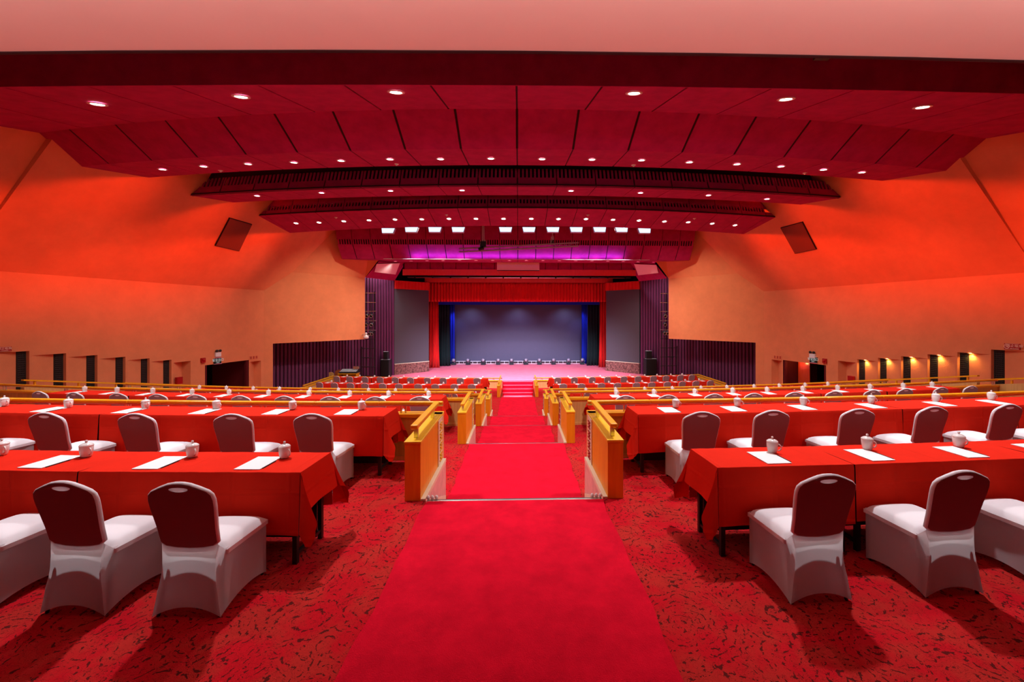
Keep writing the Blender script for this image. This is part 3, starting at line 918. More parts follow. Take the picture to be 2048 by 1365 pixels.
PW = dict(B1=430, B2=120, B3=200, B4=145, B5=230)
for lst, ea, eb, nm, pw, dim, r in ((B1, E_A, E_C1t, 'nearest', PW['B1'], False, .15), (B2, E_C1b, E_B2e, 'second', PW['B2'], False, .11), (B3, E_D2b, E_B3e, 'third', PW['B3'], False, .11),
                               (B4, E_D3b, E_B4e, 'fourth', PW['B4'], False, .11), (B5, E_D5d, E_B5e, 'farthest', PW['B5'], True, .10)):
    for i, (px, py) in enumerate(lst):
        p, d = soffit_hit(px, py, ea, eb)
        downlight(p - Vector((0, 0, .02)), d, 'round recessed downlight, %s from the left in the %s ceiling band' % (ORD[i], nm), 'downlights in the %s ceiling band' % nm, pw, r=r, dim=dim)
for i, (px, py, ea, eb) in enumerate([(441, 341, E_C1b, E_B2e), (793, 328, E_C1b, E_B2e), (1267, 330, E_C1b, E_B2e), (1610, 346, E_C1b, E_B2e), (672, 435, E_D3b, E_B4e), (893, 430, E_D3b, E_B4e), (1176, 430, E_D3b, E_B4e), (1389, 437, E_D3b, E_B4e)]):
    p, d = soffit_hit(px, py, ea, eb)
    mb = MB(); mb.lathe([(.075, 0), (.07, -.015), (.03, -.02), (.022, -.05), (.035, -.055), (.002, -.058)], 12)
    o = mb.build('ceiling_sprinkler', M['trimwhite'], smooth=True, loc=p)
    tag(o, 'small ceiling sprinkler, %s from the left in the %s ceiling band' % (ORD[i % 4], 'second' if i < 4 else 'fourth'), 'sprinkler', 'ceiling sprinklers')

# house lamps mounted up in the slot between balcony edge and ceiling
for i, x in enumerate((-9.6, -3.5, 3.4, 9.6)):
    t = thing('house_lamp', 'high house lamp', 'house lamp', (x + HC, 5.6, EYE + 4.7), 0, 'house lamps in the slot above the balcony edge')
    a = MB(); a.lathe([(.05, .30), (.10, .28), (.14, .05), (.16, 0)], 16, cap=False); a.build('housing', M['blackmetal'], t, smooth=True)
    b = MB(); b.lathe([(.002, .05), (.13, .05)], 16); b.build('lens', M['lens'], t)
    b = MB(); b.tube([(0, 0, .29), (0, 0, 3.30)], .02, 8); b.build('drop_rod', M['blackmetal'], t)
    t['label'] = 'black house lamp on a rod above the balcony edge, %s from the left' % ORD[i]
    l = bpy.data.lights.new('house_beam', 'SPOT'); l.energy = 1300 if abs(x) < 5 else 620; l.spot_size = math.radians(84); l.spot_blend = .6
    l.shadow_soft_size = .13; l.color = (.98, .96, 1)
    o = bpy.data.objects.new('house_beam', l); COL.objects.link(o); o.location = (x + HC, 5.6, EYE + 4.68); o.rotation_euler = (.06, 0, 0)

# ------------------------------------------------------------------ side walls
WA, WB = 16.35, 14.13          # half widths at y = 13.1 and y = 23.2
def wall_x(y): return WA - (WA - WB) / (23.2 - 13.1) * (y - 13.1)
ZS = EYE + 1.40               # crease between lower and leaning upper wall
LEAN = .70
ZLOW = -3.5
def wall_hit(px, py, s):
    """sight line on the lower side wall"""
    lo, hi = 6.0, 26.0
    f = lambda y: s * (W(px, py, y).x) - wall_x(y)
    a = f(lo)
    for _ in range(50):
        mid = (lo + hi) / 2
        if (f(mid) > 0) == (a > 0): lo = mid
        else: hi = mid
    return W(px, py, (lo + hi) / 2)
NICHE_L = [(-14, 58.6, 702.4, 1), (63, 132.4, 707, 1), (136, 195, 710.4, 1), (199, 251, 714, 1), (255, 299.4, 717, 1), (302, 343, 720, 1), (347, 381.4, 722.3, 0), ('door', 410, 497.7, 725.5), (499.5, 522, 721.5, 0)]
NICHE_R = [(2060, 1982, 699.5, 1), (1979, 1914.6, 705, 1), (1911, 1855, 709, 1), (1853, 1802, 713, 1), (1800, 1756, 716.3, 1), (1755, 1714, 719, 1), (1711.5, 1676, 722, 0), ('door', 1652, 1566, 725.5), (1564, 1543, 719.5, 0)]
lamp_spots = []
def side_wall(s):
    mb = MB(); lou = []
    spec = NICHE_L if s < 0 else NICHE_R
    X = lambda y, dv=0: s * (wall_x(y) + dv)
    cur = -7.0
    def flat(y0, y1, z0, z1, dv=0, mi=0):
        mb.quad((X(y0, dv), y0, z0), (X(y1, dv), y1, z0), (X(y1, dv), y1, z1), (X(y0, dv), y0, z1), mi)
    for it in spec:
        door = it[0] == 'door'
        pa, pb, py = (it[1], it[2], it[3]) if door else (it[0], it[1], it[2])
        A = wall_hit(pa, py, s); B = wall_hit(pb, py, s)
        y0, y1 = A.y, B.y
        zl = B.z if not door else (A.z + B.z) / 2
        flat(cur, y0, ZLOW, ZS)
        flat(y0, y1, zl, ZS)
        Wd = y1 - y0
        if door:
            D = 1.9
            mb.quad((X(y0), y0, ZLOW), (X(y0, D), y0, ZLOW), (X(y0, D), y0, zl), (X(y0), y0, zl), 1)
            mb.quad((X(y1), y1, ZLOW), (X(y1, D), y1, ZLOW), (X(y1, D), y1, zl), (X(y1), y1, zl), 1)
            mb.quad((X(y0, D), y0, ZLOW), (X(y1, D), y1, ZLOW), (X(y1, D), y1, zl), (X(y0, D), y0, zl), 2)
            mb.quad((X(y0), y0, zl), (X(y1), y1, zl), (X(y1, D), y1, zl), (X(y0, D), y0, zl), 1)
            side_wall.doors.append((s, y0, y1, zl))
        elif it[3] == 1:
            D = .12; ya = wall_hit(pa + (pb - pa) * .735, py, s).y
            P = [(X(y0), y0), (X(ya, D), ya), (X(y1), y1 - .004), (X(y1), y1)]
            P[2] = (X(y1, D), y1)
            mb.quad((*P[0], ZLOW), (*P[1], ZLOW), (*P[1], zl), (*P[0], zl))
            mb.quad((*P[1], ZLOW), (*P[2], ZLOW), (*P[2], zl), (*P[1], zl), 3)
            mb.quad((*P[2], ZLOW), (*P[3], ZLOW), (*P[3], zl), (*P[2], zl))
            mb.poly([(*p, zl) for p in P])
            lou.append((X(ya, D - .012), ya + .02, X(y1, D - .012), y1 - .02, zl))
            lamp_spots.append((s, X(ya - .10, .035), ya - .10, zl))
        else:
            D = .32; ya = y0 + Wd * .90
            P = [(X(y0), y0), (X(y0 + .02, D), y0 + .02), (X(ya, D), ya), (X(y1), y1)]
            P = [(X(y0), y0), (X(ya, D), ya), (X(y1), y1)]
            mb.quad((*P[0], ZLOW), (*P[1], ZLOW), (*P[1], zl), (*P[0], zl))
            mb.quad((*P[1], ZLOW), (*P[2], ZLOW), (*P[2], zl), (*P[1], zl))
            mb.poly([(*p, zl) for p in P])
        cur = y1
    flat(cur, 23.2, ZLOW, ZS)
    # upper leaning wall, stepping out nearer the camera
    zt = EYE + 8
    ystep = 12.55
    def U(y, z, dv=0): return (s * (wall_x(y) - LEAN * (z - ZS) + dv), y, z)
    mb.quad(U(-7, ZS, .0), U(ystep, ZS, .0), U(ystep, zt, .32), U(-7, zt, .32))
    mb.quad(U(ystep, ZS), U(ystep, zt), U(ystep, zt, .32), U(ystep, ZS, .0))
    # far part, cut by the cove towards the stage
    CR0 = Vector(U(24.2, EYE + 2.54)); CR1 = Vector(U(25.2, EYE + 5.5)); CRT = CR1 + (CR1 - CR0) * .9
    mb.poly([U(ystep, ZS), U(23.2, ZS), tuple(CR0), tuple(CRT), U(ystep, CRT.z)])
    # flank wall beside the stage: pier at the corner and big panel above the slatted recess
    c0 = Vector((s * WB, 23.2, 0)); c1 = Vector((s * 10.25, 27.7, 0))
    def FL(q, z, dv=0):
        p = c0.lerp(c1, q); nrm = Vector((s * .764, .644, 0)); p = p + nrm * dv
        return (p.x, p.y, z)
    qp = .075; zr = EYE - 1.57
    mb.quad(FL(0, ZLOW), FL(qp, ZLOW), FL(qp, zr), FL(0, zr))
    mb.quad(FL(qp, ZLOW), FL(qp, ZLOW, .5), FL(qp, zr, .5), FL(qp, zr))
    qc = .235; zt2 = EYE + 2.54
    mb.poly([FL(0, zr), FL(1, zr), FL(1, zt2), FL(qc, zt2), FL(0, ZS)])
    mb.quad(FL(qp, zr), FL(1, zr), FL(1, zr, .5), FL(qp, zr, .5))
    mb.quad(FL(1, zr), FL(1, zr, .3), FL(1, zt2, .3), FL(1, zt2))
    e = Vector((s * 9.45, 27.5, EYE + 3.48)); e2 = e + (e - Vector(FL(1, zt2))) * 1.6
    mb.poly([FL(qc, zt2), FL(1, zt2), tuple(e), tuple(e2), tuple(CRT)])
    mb.poly([FL(qc, zt2), tuple(CR0), tuple(CRT)])
    mb.poly([FL(0, ZS), FL(qc, zt2), tuple(CR0)])
    o = struct('wall_left' if s < 0 else 'wall_right', mb, [M['orange'], M['darkred'], M['void'], M['void']])
    # louvre grilles in the niches
    for i, (xa, ya, xb, yb, zl) in enumerate(lou):
        g = MB(); a = Vector((xa, ya, 0)); b = Vector((xb, yb, 0)); d = (b - a)
        nrm = Vector((-s, 0, 0)) * .02
        nz = 30; zb_ = zl - 2.2
        for j in range(nz):
            z = zl - .04 - j * 2.15 / nz
            g.hexa([a + Vector((0, 0, z)), b + Vector((0, 0, z)), b + nrm + Vector((0, 0, z - .01)), a + nrm + Vector((0, 0, z - .01)),
                    a + Vector((0, 0, z - .022)), b + Vector((0, 0, z - .022)), b + nrm + Vector((0, 0, z - .032)), a + nrm + Vector((0, 0, z - .032))], 0)
        for j in range(6):
            p = a + d * (j / 5); w = d.normalized() * .012
            g.hexa([p - w + Vector((0, 0, zb_)), p + w + Vector((0, 0, zb_)), p + w + nrm * .5 + Vector((0, 0, zb_)), p - w + nrm * .5 + Vector((0, 0, zb_)),
                    p - w + Vector((0, 0, zl)), p + w + Vector((0, 0, zl)), p + w + nrm * .5 + Vector((0, 0, zl)), p - w + nrm * .5 + Vector((0, 0, zl))], 0)
        ob = g.build('niche_louvre', [M['louvrebar']])
        tag(ob, 'tall black louvre grille in wall niche, %s from the camera on the %s wall' % (ORD[i], 'left' if s < 0 else 'right'), 'louvre grille', 'louvre grilles in the wall niches')
side_wall.doors = []
for s in (-1, 1): side_wall(s)
# back of the hall behind the camera and stage house
mb = MB(); mb.box(-20, 20, -7.2, -7, -3.5, EYE + 8); struct('wall_back', mb, M['darkred'])
# door leaves
for s, y0, y1, zl in side_wall.doors:
    X = lambda y, dv: s * (wall_x(y) + dv)
    sd = 'left' if s < 0 else 'right'
    z0 = zl - 2.35; Wd = y1 - y0
    if s > 0:
        yl = wall_hit(1588, 725.5, s).y
        t = thing('door_leaf', 'red-brown wooden door leaf standing lit in the doorway of the right wall', 'door leaf', (X(yl, .55), yl, z0), -PI / 2 + math.atan((WA - WB) / 10.1))
        mb = MB(); mb.box(-.34, .34, -.025, .025, 0, 2.3); lf = mb.build('leaf_panel', M['doorwood'], t, bevel=.004)
        mb = MB(); mb.box(-.28, -.25, -.05, -.025, 1.0, 1.25); mb.build('door_handle', M['steel'], t)
        l = bpy.data.lights.new('lobby_lamp', 'POINT'); l.energy = 9; l.color = (1, .45, .15); l.shadow_soft_size = .06
        o = bpy.data.objects.new('lobby_lamp', l); COL.objects.link(o); o.location = (X(yl, .22), yl, zl - .12)
    for q, nmm in ((.03, 'near'), (.97, 'far')):
        mb = MB(); yy = y0 + Wd * q
        mb.box(min(X(yy, .02), X(yy, .14)), max(X(yy, .02), X(yy, .14)), yy - .05, yy + .05, z0, zl)
        struct('trim_%d' % (7 + (s > 0) * 2 + (q > .5)), mb, M['darkred'])
# warm niche lamps on the right wall
LSP = [a for a in lamp_spots if a[0] > 0][1:6]
for i, (s, x, y, zl) in enumerate(LSP):
    t = thing('niche_lamp', 'small warm downlight glowing in wall niche, %s from the camera on the right wall' % ORD[i], 'niche lamp', (x, y, zl - .002), 0, 'warm lamps in the right wall niches')
    mb = MB(); mb.lathe([(.05, -.002), (.075, -.012), (.085, 0)], 14, cap=False); mb.build('trim_ring', M['trimwhite'], t, smooth=True)
    mb = MB(); mb.lathe([(.002, -.004), (.05, -.004)], 14); mb.build('lamp_lens', M['warm'], t)
    l = bpy.data.lights.new('niche_beam', 'SPOT'); l.energy = 26; l.color = (1, .62, .18); l.spot_size = math.radians(150); l.spot_blend = 1; l.shadow_soft_size = .03
    o = bpy.data.objects.new('niche_beam', l); COL.objects.link(o); o.location = (x, y, zl - .05)
# brown square speaker panels on the leaning walls
def upper_hit(px, py, s):
    lo, hi = 10.0, 27.0
    f = lambda y: s * W(px, py, y).x - (wall_x(y) - LEAN * (W(px, py, y).z - ZS))
    a = f(lo)
    for _ in range(50):
        mid = (lo + hi) / 2
        if (f(mid) > 0) == (a > 0): lo = mid
        else: hi = mid
    return W(px, py, (lo + hi) / 2)
for s, q in ((-1, [(458, 435), (503, 448), (477, 502), (429, 491)]), (1, [(1606, 443), (1634, 498), (1591, 507), (1562, 455)])):
    pts = [upper_hit(px, py, s) for px, py in q]
    nrm = (pts[1] - pts[0]).cross(pts[2] - pts[0]).normalized()
    if nrm.x * s > 0: nrm = -nrm
    ctr = sum(pts, Vector()) / 4
    t = thing('wall_speaker', 'square brown cloth-fronted speaker panel on the sloping %s wall' % ('left' if s < 0 else 'right'), 'speaker panel', ctr)
    fr = MB(); fr.prism([p - ctr for p in pts], nrm * .05); fr.build('speaker_frame', M['joint'], t)
    gc = MB(); gc.prism([(p - ctr) * .965 + nrm * .05 for p in pts], nrm * .012); gc.build('grille_cloth', M['brownpanel'], t)

# ------------------------------------------------------------------ slatted purple walls beside the stage
for s in (-1, 1):
    P = [Vector((s * 15.6, 24.4, 0)), Vector((s * 11.9, 29.0, 0)), Vector((s * 9.42, 31.4, 0))]
    mb = MB()
    zt = [EYE - 1.4, EYE + 2.9]
    for seg in range(2):
        a, b = P[seg], P[seg + 1]; L = (b - a).length; n = int(L / .215); d = (b - a) / n
        nr = Vector((-d.y, d.x, 0)).normalized()
        if nr.x * s > 0: nr = -nr
        ztop = zt[seg]
        for i in range(n):
            p0 = a + d * (i + .08); p1 = a + d * (i + .92)
            ins = d * .16
            Z0, Z1 = Vector((0, 0, -3.31)), Vector((0, 0, ztop))
            q = [p0, p1, p1 - ins + nr * .05, p0 + ins + nr * .05]
            mb.hexa([x + Z0 for x in q] + [x + Z1 for x in q], 0)
        mb.hexa([x + Vector((0, 0, z)) for z in (-3.31, ztop) for x in (a, b, b - nr * .05, a - nr * .05)], 1)
    struct('wall_flank_left' if s < 0 else 'wall_flank_right', mb, [M['purple'], M['void']])
    # maroon sloping corner above, with a square pale panel
    q = [W(*a) for a in ((731, 555.5, 27.75), (757, 524, 27.5), (812, 524, 30.5), (789, 562, 31.2))]
    if s > 0: q = [Vector((2 * HC - p.x, p.y, p.z)) for p in q]
    mb = MB(); mb.prism(q, (0, .1, .05)); struct('ceiling_corner', mb, M['maroon'])
    q = [W(*a) for a in ((731, 555.5, 27.75), (757, 524, 27.5), (812, 524, 30.5), (789, 562, 31.2))]
    pn = (q[1] - q[0]).cross(q[3] - q[0]).normalized(); org = Vector((0, 0, EYE))
    q2 = []
    for (px, py) in ((749, 544.5), (753, 528.5), (799.5, 527), (791, 549.5)):
        r = (W(px, py, 20) - org); q2.append(org + r * ((q[0] - org).dot(pn) / r.dot(pn)) * .994)
    if s > 0: q2 = [Vector((2 * HC - p.x, p.y, p.z)) for p in q2]
    c = sum(q2, Vector()) / 4
    mb = MB(); mb.prism([p - c for p in q2], (0, .03, .012))
    o = mb.build('corner_panel', M['pink'], loc=c)
    tag(o, 'square pinkish panel on the sloping maroon corner, %s of the stage' % ('left' if s < 0 else 'right'), 'wall panel')

# ------------------------------------------------------------------ stage
mb = MB()
pts = []
for i in range(17):
    x = -9.6 + 19.2 * i / 16; pts.append((x + HC, 28.35 + .022 * x * x, SZ))
pts += [(9.6 + HC, 41, SZ), (-9.6 + HC, 41, SZ)]
mb.prism([Vector(p) - Vector((0, 0, .8)) for p in pts], (0, 0, .8))
struct('floor_stage', mb, M['stagecarpet'])
mb = MB()
for i in range(4):
    mb.box(HC - 1.02, HC + 1.02, 27.15 + .3 * i, 28.5, TZ[5], TZ[5] + .2 * (i + 1) - .001)
o = mb.build('stage_steps', M['runner'], bevel=.01)
for i in range(4):
    e = MB(); e.box(HC - 1.0, HC + 1.0, 27.13 + .3 * i, 27.19 + .3 * i, TZ[5] + .2 * (i + 1) - .02, TZ[5] + .2 * (i + 1) + .008); e.build('step_edge', M['stagecarpet'], o)
tag(o, 'red carpeted steps up to the stage at the end of the aisle', 'steps')
mb = MB()
for s in (-1, 1): mb.box(HC + s * 1.12 - .08, HC + s * 1.12 + .08, 27.0, 28.4, TZ[5], TZ[5] + .78)
struct('trim_11', mb, M['redcurtain'])
mb = MB(); mb.box(HC - .94, HC + .94, 25.4, 27.14, TZ[5], TZ[5] + .012)
o = mb.build('carpet_runner', M['stagecarpet']); tag(o, 'short pink length of carpet at the foot of the stage steps', 'carpet runner')
# stage house
mb = MB()
mb.box(-12, 12, 40.8, 41, SZ - .5, EYE + 6); mb.box(-12, -9.7, 33.4, 41, SZ - .5, EYE + 6); mb.box(9.7, 12, 33.4, 41, SZ - .5, EYE + 6); mb.box(-12, 12, 33, 41, EYE + 4.2, EYE + 4.4)
struct('wall_stage', mb, M['void'])
def curtain(name, p0, p1, z0, z1, amp, wl, mat, label, cat, group=None, flare=0, parent=None):
    p0, p1 = Vector((*p0, 0)), Vector((*p1, 0)); d = p1 - p0; L = d.length; nrm = Vector((-d.y, d.x, 0)).normalized()
    n = max(8, int(L / wl * 8)); mb = MB()
    ph = random.random() * 6
    def fn(u, v):
        a = amp * (math.sin(u * L / wl * 2 * PI + ph) + .35 * math.sin(u * L / wl * 5.1 + ph * 2)) * (.6 + .4 * (1 - v))
        p = p0 + d * (u + flare * (1 - v) ** 3 * (.5 - u) * -1) + nrm * a
        return (p.x, p.y, z0 + (z1 - z0) * v)
    mb.grid(fn, n, 6)
    o = mb.build(name, mat, smooth=True, solid=.015)
    return tag(o, label, cat, group)
sz = SZ + .01
for s, sd in ((-1, 'left'), (1, 'right')):
    a, b = ((858, 876), (1199, 1217))[s > 0]
    if s < 0: xs = (WX(857, 35.6), WX(876.5, 35.6))
    else: xs = (WX(1199, 35.6), WX(1218, 35.6))
    curtain('stage_curtain', (xs[0], 35.6), (xs[1], 35.7), sz, EYE + 1.5, .09, .22, M['redcurtain'], 'red velvet side curtain at the %s edge of the stage opening' % sd, 'curtain', flare=.25)
    xs = (WX(873, 36.8), WX(899, 36.8)) if s < 0 else (WX(1175, 36.8), WX(1202, 36.8))
    curtain('stage_curtain', (xs[0], 36.8), (xs[1], 36.9), sz, EYE + 1.35, .09, .25, M['greencurtain'], 'very dark green leg curtain behind the %s red curtain' % sd, 'curtain', flare=.12)
    xs = (WX(896, 38.2), WX(909, 38.2)) if s < 0 else (WX(1163, 38.2), WX(1177, 38.2))
    curtain('stage_curtain', (xs[0], 38.2), (xs[1], 38.3), sz, EYE + 1.3, .06, .2, M['bluecurtain'], 'narrow blue curtain strip at the %s edge of the big screen' % sd, 'curtain')
curtain('stage_valance', (WX(856, 35.2), 35.2), (WX(1218, 35.2), 35.2), EYE + 1.20, EYE + 2.95, .07, .26, M['redcurtain'], 'wide red pleated valance across the top of the stage opening', 'valance')
mb = MB(); mb.box(WX(874, 36.5), WX(1200, 36.5), 36.4, 36.5, EYE + .98, EYE + 1.6); o = mb.build('border_curtain', M['bluecurtain']); tag(o, 'thin dark blue border strip along the top of the big screen', 'curtain')
# big screen
t = thing('led_wall', 'large grey-violet screen filling the back of the stage', 'screen', (HC, 39.0, SZ))
mb = MB(); mb.box(WX(904, 39) - HC, WX(1168, 39) - HC, 0, .12, .12, 5.56); mb.build('screen_face', M['led'], t)
mb = MB(); mb.box(WX(904, 39) - HC - .05, WX(1168, 39) - HC + .05, .03, .2, 0, 5.62); mb.build('screen_frame', M['blackmetal'], t)
# side screens on granite bases
for s, sd in ((-1, 'left'), (1, 'right')):
    A = Vector((W(788.5, 700, 31.4).x, 31.4, SZ)); B = Vector((W(857.5, 700, 33.4).x, 33.4, SZ))
    if s > 0: A.x, B.x = 2 * HC - A.x, 2 * HC - B.x
    nrm = Vector(((B - A).y, -(B - A).x, 0)).normalized()
    if nrm.y > 0: nrm = -nrm
    t = thing('side_screen', 'tall dark screen on a granite base, %s of the stage opening' % sd, 'screen', A)
    def pan(z0, z1, front, back, ea=0, eb=0):
        m = MB(); d = (B - A)
        a, b = d * (-ea), d * (1 + eb)
        m.hexa([a + nrm * front + Vector((0, 0, z0)), b + nrm * front + Vector((0, 0, z0)), b - nrm * back + Vector((0, 0, z0)), a - nrm * back + Vector((0, 0, z0)),
                a + nrm * front + Vector((0, 0, z1)), b + nrm * front + Vector((0, 0, z1)), b - nrm * back + Vector((0, 0, z1)), a - nrm * back + Vector((0, 0, z1))])
        return m
    pan(0, .80, .06, .4).build('granite_base', M['granite'], t)
    pan(.80, .84, .09, .4).build('base_cap', M['cream'], t)
    pan(.84, 6.55, 0, .25).build('screen_face', M['ledside'], t)
    # pelmet of pleated cloth
    m = MB(); d = (B - A); L = d.length
    m.grid(lambda u, v: d * u + nrm * (.10 + .03 * math.sin(u * L * 22)) + Vector((0, 0, 6.55 + .62 * v)), 60, 3)
    m.build('pelmet', M['redcurtain'], t, smooth=True)
    pan(6.5, 7.2, -.02, .3).build('pelmet_board', M['redwood'], t)
# fascias over the stage
mb = MB(); mb.box(WX(806, 30.4), WX(1271, 30.4), 30.3, 30.42, EYE + 2.98, EYE + 3.42); struct('trim_12', mb, M['redwood'])
mb = MB(); mb.box(WX(806, 30.4), WX(1271, 30.4), 30.42, 30.5, EYE + 3.42, EYE + 3.98, 0)
n = 18
for i in range(n):
    u0 = WX(808, 30.3) + (WX(1268, 30.3) - WX(808, 30.3)) * i / n; u1 = WX(808, 30.3) + (WX(1268, 30.3) - WX(808, 30.3)) * (i + 1) / n
    mb.box(u0 + .02, u1 - .02, 30.36, 30.44, EYE + 3.43, EYE + 3.97, 1)
struct('ceiling_fascia', mb, [M['joint'], M['maroon']])
mb = MB(); mb.box(WX(850, 33.6), WX(1225, 33.6), 33.5, 33.6, EYE + 2.72, EYE + 3.06); struct('trim_13', mb, M['redwood'])
mb = MB(); mb.box(WX(800, 34.5), WX(1275, 34.5), 34.4, 34.5, EYE + 2.95, EYE + 4.2); struct('wall_over_stage', mb, M['void'])
t = thing('lighting_bar', 'long steel pipe with clamped fittings above the stage opening', 'lighting bar', (HC, 31.8, EYE + 2.97))
mb = MB(); mb.tube([(WX(815, 31.8) - HC, 0, 0), (WX(1262, 31.8) - HC, 0, 0)], .055, 8); mb.build('pipe', M['steel'], t, smooth=True)
for i in range(13):
    x = WX(830, 31.8) - HC + (WX(1250, 31.8) - WX(830, 31.8)) * i / 12
    mb = MB(); mb.box(x - .05, x + .05, -.06, .06, -.07, .07); mb.tube([(x, 0, .05), (x, 0, .42)], .012, 6); mb.build('clamp', M['blackmetal'], t)
# pale projection board
t = thing('projection_screen_case', 'pale pink long flat board hanging above the centre of the stage', 'board', (HC + .02, 29.0, EYE + 3.22))
mb = MB(); mb.box(-1.50, 1.50, 0, .12, 0, .56); mb.build('board_face', M['pink'], t, bevel=.006)
mb = MB(); mb.box(-1.50, 1.50, -.01, .13, -.03, 0); mb.build('board_edge', M['joint'], t)
for x in (-1.2, 1.2):
    mb = MB(); mb.tube([(x, .06, .55), (x, .06, .62)], .015, 6); mb.build('hanger', M['blackmetal'], t)

# ------------------------------------------------------------------ floodlights and truss under the ceiling
fl = [775, 822, 869, 916, 1011, 1058, 1106, 1153, 1200, 1244, 1290]
root0 = None
for i, px in enumerate(fl):
    py = 459.5 + (2.2 if i in (0, 10) else 0)
    p = W(px, py, 21.7 + .004 * (px - 1032) ** 2 / 38 ** 2)
    lab = 'bluish white rectangular floodlight under the ceiling edge, %s from the left' % ORD[i]
    if root0 is None:
        t = thing('floodlight', lab, 'floodlight', p, 0, 'floodlights under the ceiling edge before the stage'); root0 = t
        mb = MB(); mb.hexa([(-.30, 0, -.13), (.30, 0, -.13), (.36, .12, .16), (-.36, .12, .16), (-.30, .16, -.15), (.30, .16, -.15), (.36, .3, .14), (-.36, .3, .14)]); mb.build('lamp_housing', M['lilac'], t)
        mb = MB(); mb.quad((-.28, -.006, -.115), (.28, -.006, -.115), (.34, .106, .15), (-.34, .106, .15)); mb.build('lamp_glass', M['flood'], t)
        mb = MB(); mb.box(-.02, .02, .18, .22, .1, .9); mb.build('hanger', M['blackmetal'], t)
    else:
        t = dup(root0, p, 0, lab)
t = thing('lighting_truss', 'thin steel lighting truss hanging askew below the ceiling before the stage', 'truss', (0, 0, 0))
ta, tb = W(918, 500.5, 23.2), W(1157, 488.5, 21.5)
dd = (tb - ta); L = dd.length; u = dd.normalized(); nn = Vector((-u.y, u.x, 0)).normalized()
for i, (o1, o2) in enumerate(((0, .09), (0, -.09), (.16, .09), (.16, -.09))):
    mb = MB(); off = nn * o1 + Vector((0, 0, o2)); mb.tube([ta + off, tb + off], .028, 6); mb.build('chord', M['truss'], t)
mb = MB(); n = 24
for i in range(n):
    p0, p1 = ta + dd * (i / n), ta + dd * ((i + 1) / n)
    sgn = 1 if i % 2 else -1
    mb.tube([p0 + Vector((0, 0, .09 * sgn)), p1 - Vector((0, 0, .09 * sgn))], .009, 5)
    mb.tube([p0 + Vector((0, 0, .09)), p1 + nn * .16 + Vector((0, 0, .09))], .009, 5)
mb.build('lacing', M['truss'], t)
for i, (px, cat) in enumerate(((968, 'motor'), (1107, 'motor'))):
    q = (px - 918) / (1157 - 918); p = ta + dd * q + nn * .08
    h = thing('chain_hoist', '%s chain hoist with cables holding the truss' % ('left, tangled' if i == 0 else 'right, slimmer'), 'chain hoist', p)
    mb = MB(); w = .16 if i == 0 else .08
    mb.box(-w, w, -w * .8, w * .8, .10, .42 if i == 0 else .3); mb.build('motor_body', M['blackmetal'], h, bevel=.02)
    mb = MB()
    for k in range(3 if i == 0 else 1):
        mb.tube([((k - 1) * .06 if i == 0 else 0, 0, .3), ((k - 1) * .03 if i == 0 else 0, 0, 2.6)], .016, 6)
    mb.build('lift_cable', M['lilac'], h)
    mb = MB()
    for k in range(5):
        a = k * 1.25
        mb.tube([(w * math.cos(a + .5 * j) * (1.3 - .1 * j), .1 * math.sin(a + j), .12 + .09 * j - .06 * math.sin(j * 2 + k)) for j in range(5)], .012, 5)
    mb.build('cable_loop', M['lilac'], h)
p = ta + dd * .20
t2 = thing('followspot', 'small dark lamp with blue glint clamped on the left end of the truss', 'stage lamp', p + nn * -.08)
mb = MB(); mb.lathe([(.05, -.16), (.09, -.14), (.10, .1), (.11, .14)], 12, mat=Matrix.Rotation(1.2, 4, 'Y')); mb.build('lamp_body', M['blackmetal'], t2, smooth=True)
mb = MB(); mb.lathe([(.002, .12), (.1, .12)], 12, mat=Matrix.Rotation(1.2, 4, 'Y')); mb.build('lamp_glass', M['glassblue'], t2)

# ------------------------------------------------------------------ moving heads and low truss at the back of the stage
mh = [907.5, 936, 966.7, 996.4, 1023, 1051.7, 1079, 1107, 1137, 1164.5]
t = thing('floor_truss', 'low silver lattice truss along the floor in front of the big screen', 'truss', (HC, 38.2, SZ))
xa, xb = WX(900, 38.2) - HC, WX(1170, 38.2) - HC
for z in (.03, .27):
    mb = MB(); mb.box(xa, xb, -.02, .02, z - .025, z + .025); mb.build('chord', M['lilac'], t)
mb = MB(); x = xa
while x < xb:
    mb.box(x - .02, x + .02, -.015, .015, .03, .27); x += .42
mb.build('lattice', M['lilac'], t)
root0 = None
for i, px in enumerate(mh):
    p = Vector((WX(px, 37.7), 37.7, SZ))
    lab = 'moving head stage lamp on the floor before the screen, %s from the left' % ORD[i]
    if root0 is None:
        t = thing('moving_head_lamp', lab, 'stage lamp', p, 0, 'moving head lamps at the back of the stage'); root0 = t
        mb = MB(); mb.box(-.19, .19, -.16, .16, 0, .14); mb.build('lamp_base', M['speaker'], t, bevel=.015)
        mb = MB(); mb.box(-.20, -.15, -.06, .06, .14, .46); mb.box(.15, .20, -.06, .06, .14, .46); mb.box(-.2, .2, -.07, .07, .14, .19); mb.build('yoke', M['speaker'], t, bevel=.01)
        R = Matrix.Translation((0, -.02, .40)) @ Matrix.Rotation(1.05, 4, 'X')
        mb = MB(); mb.lathe([(.06, -.2), (.12, -.17), (.145, 0), (.14, .16)], 16, mat=R); mb.build('lamp_head', M['truss'], t, smooth=True)
        mb = MB(); mb.lathe([(.002, .155), (.12, .155)], 16, mat=R); mb.build('lamp_lens', M['glassblue'], t)
    else: dup(root0, p, random.uniform(-.3, .3), lab)

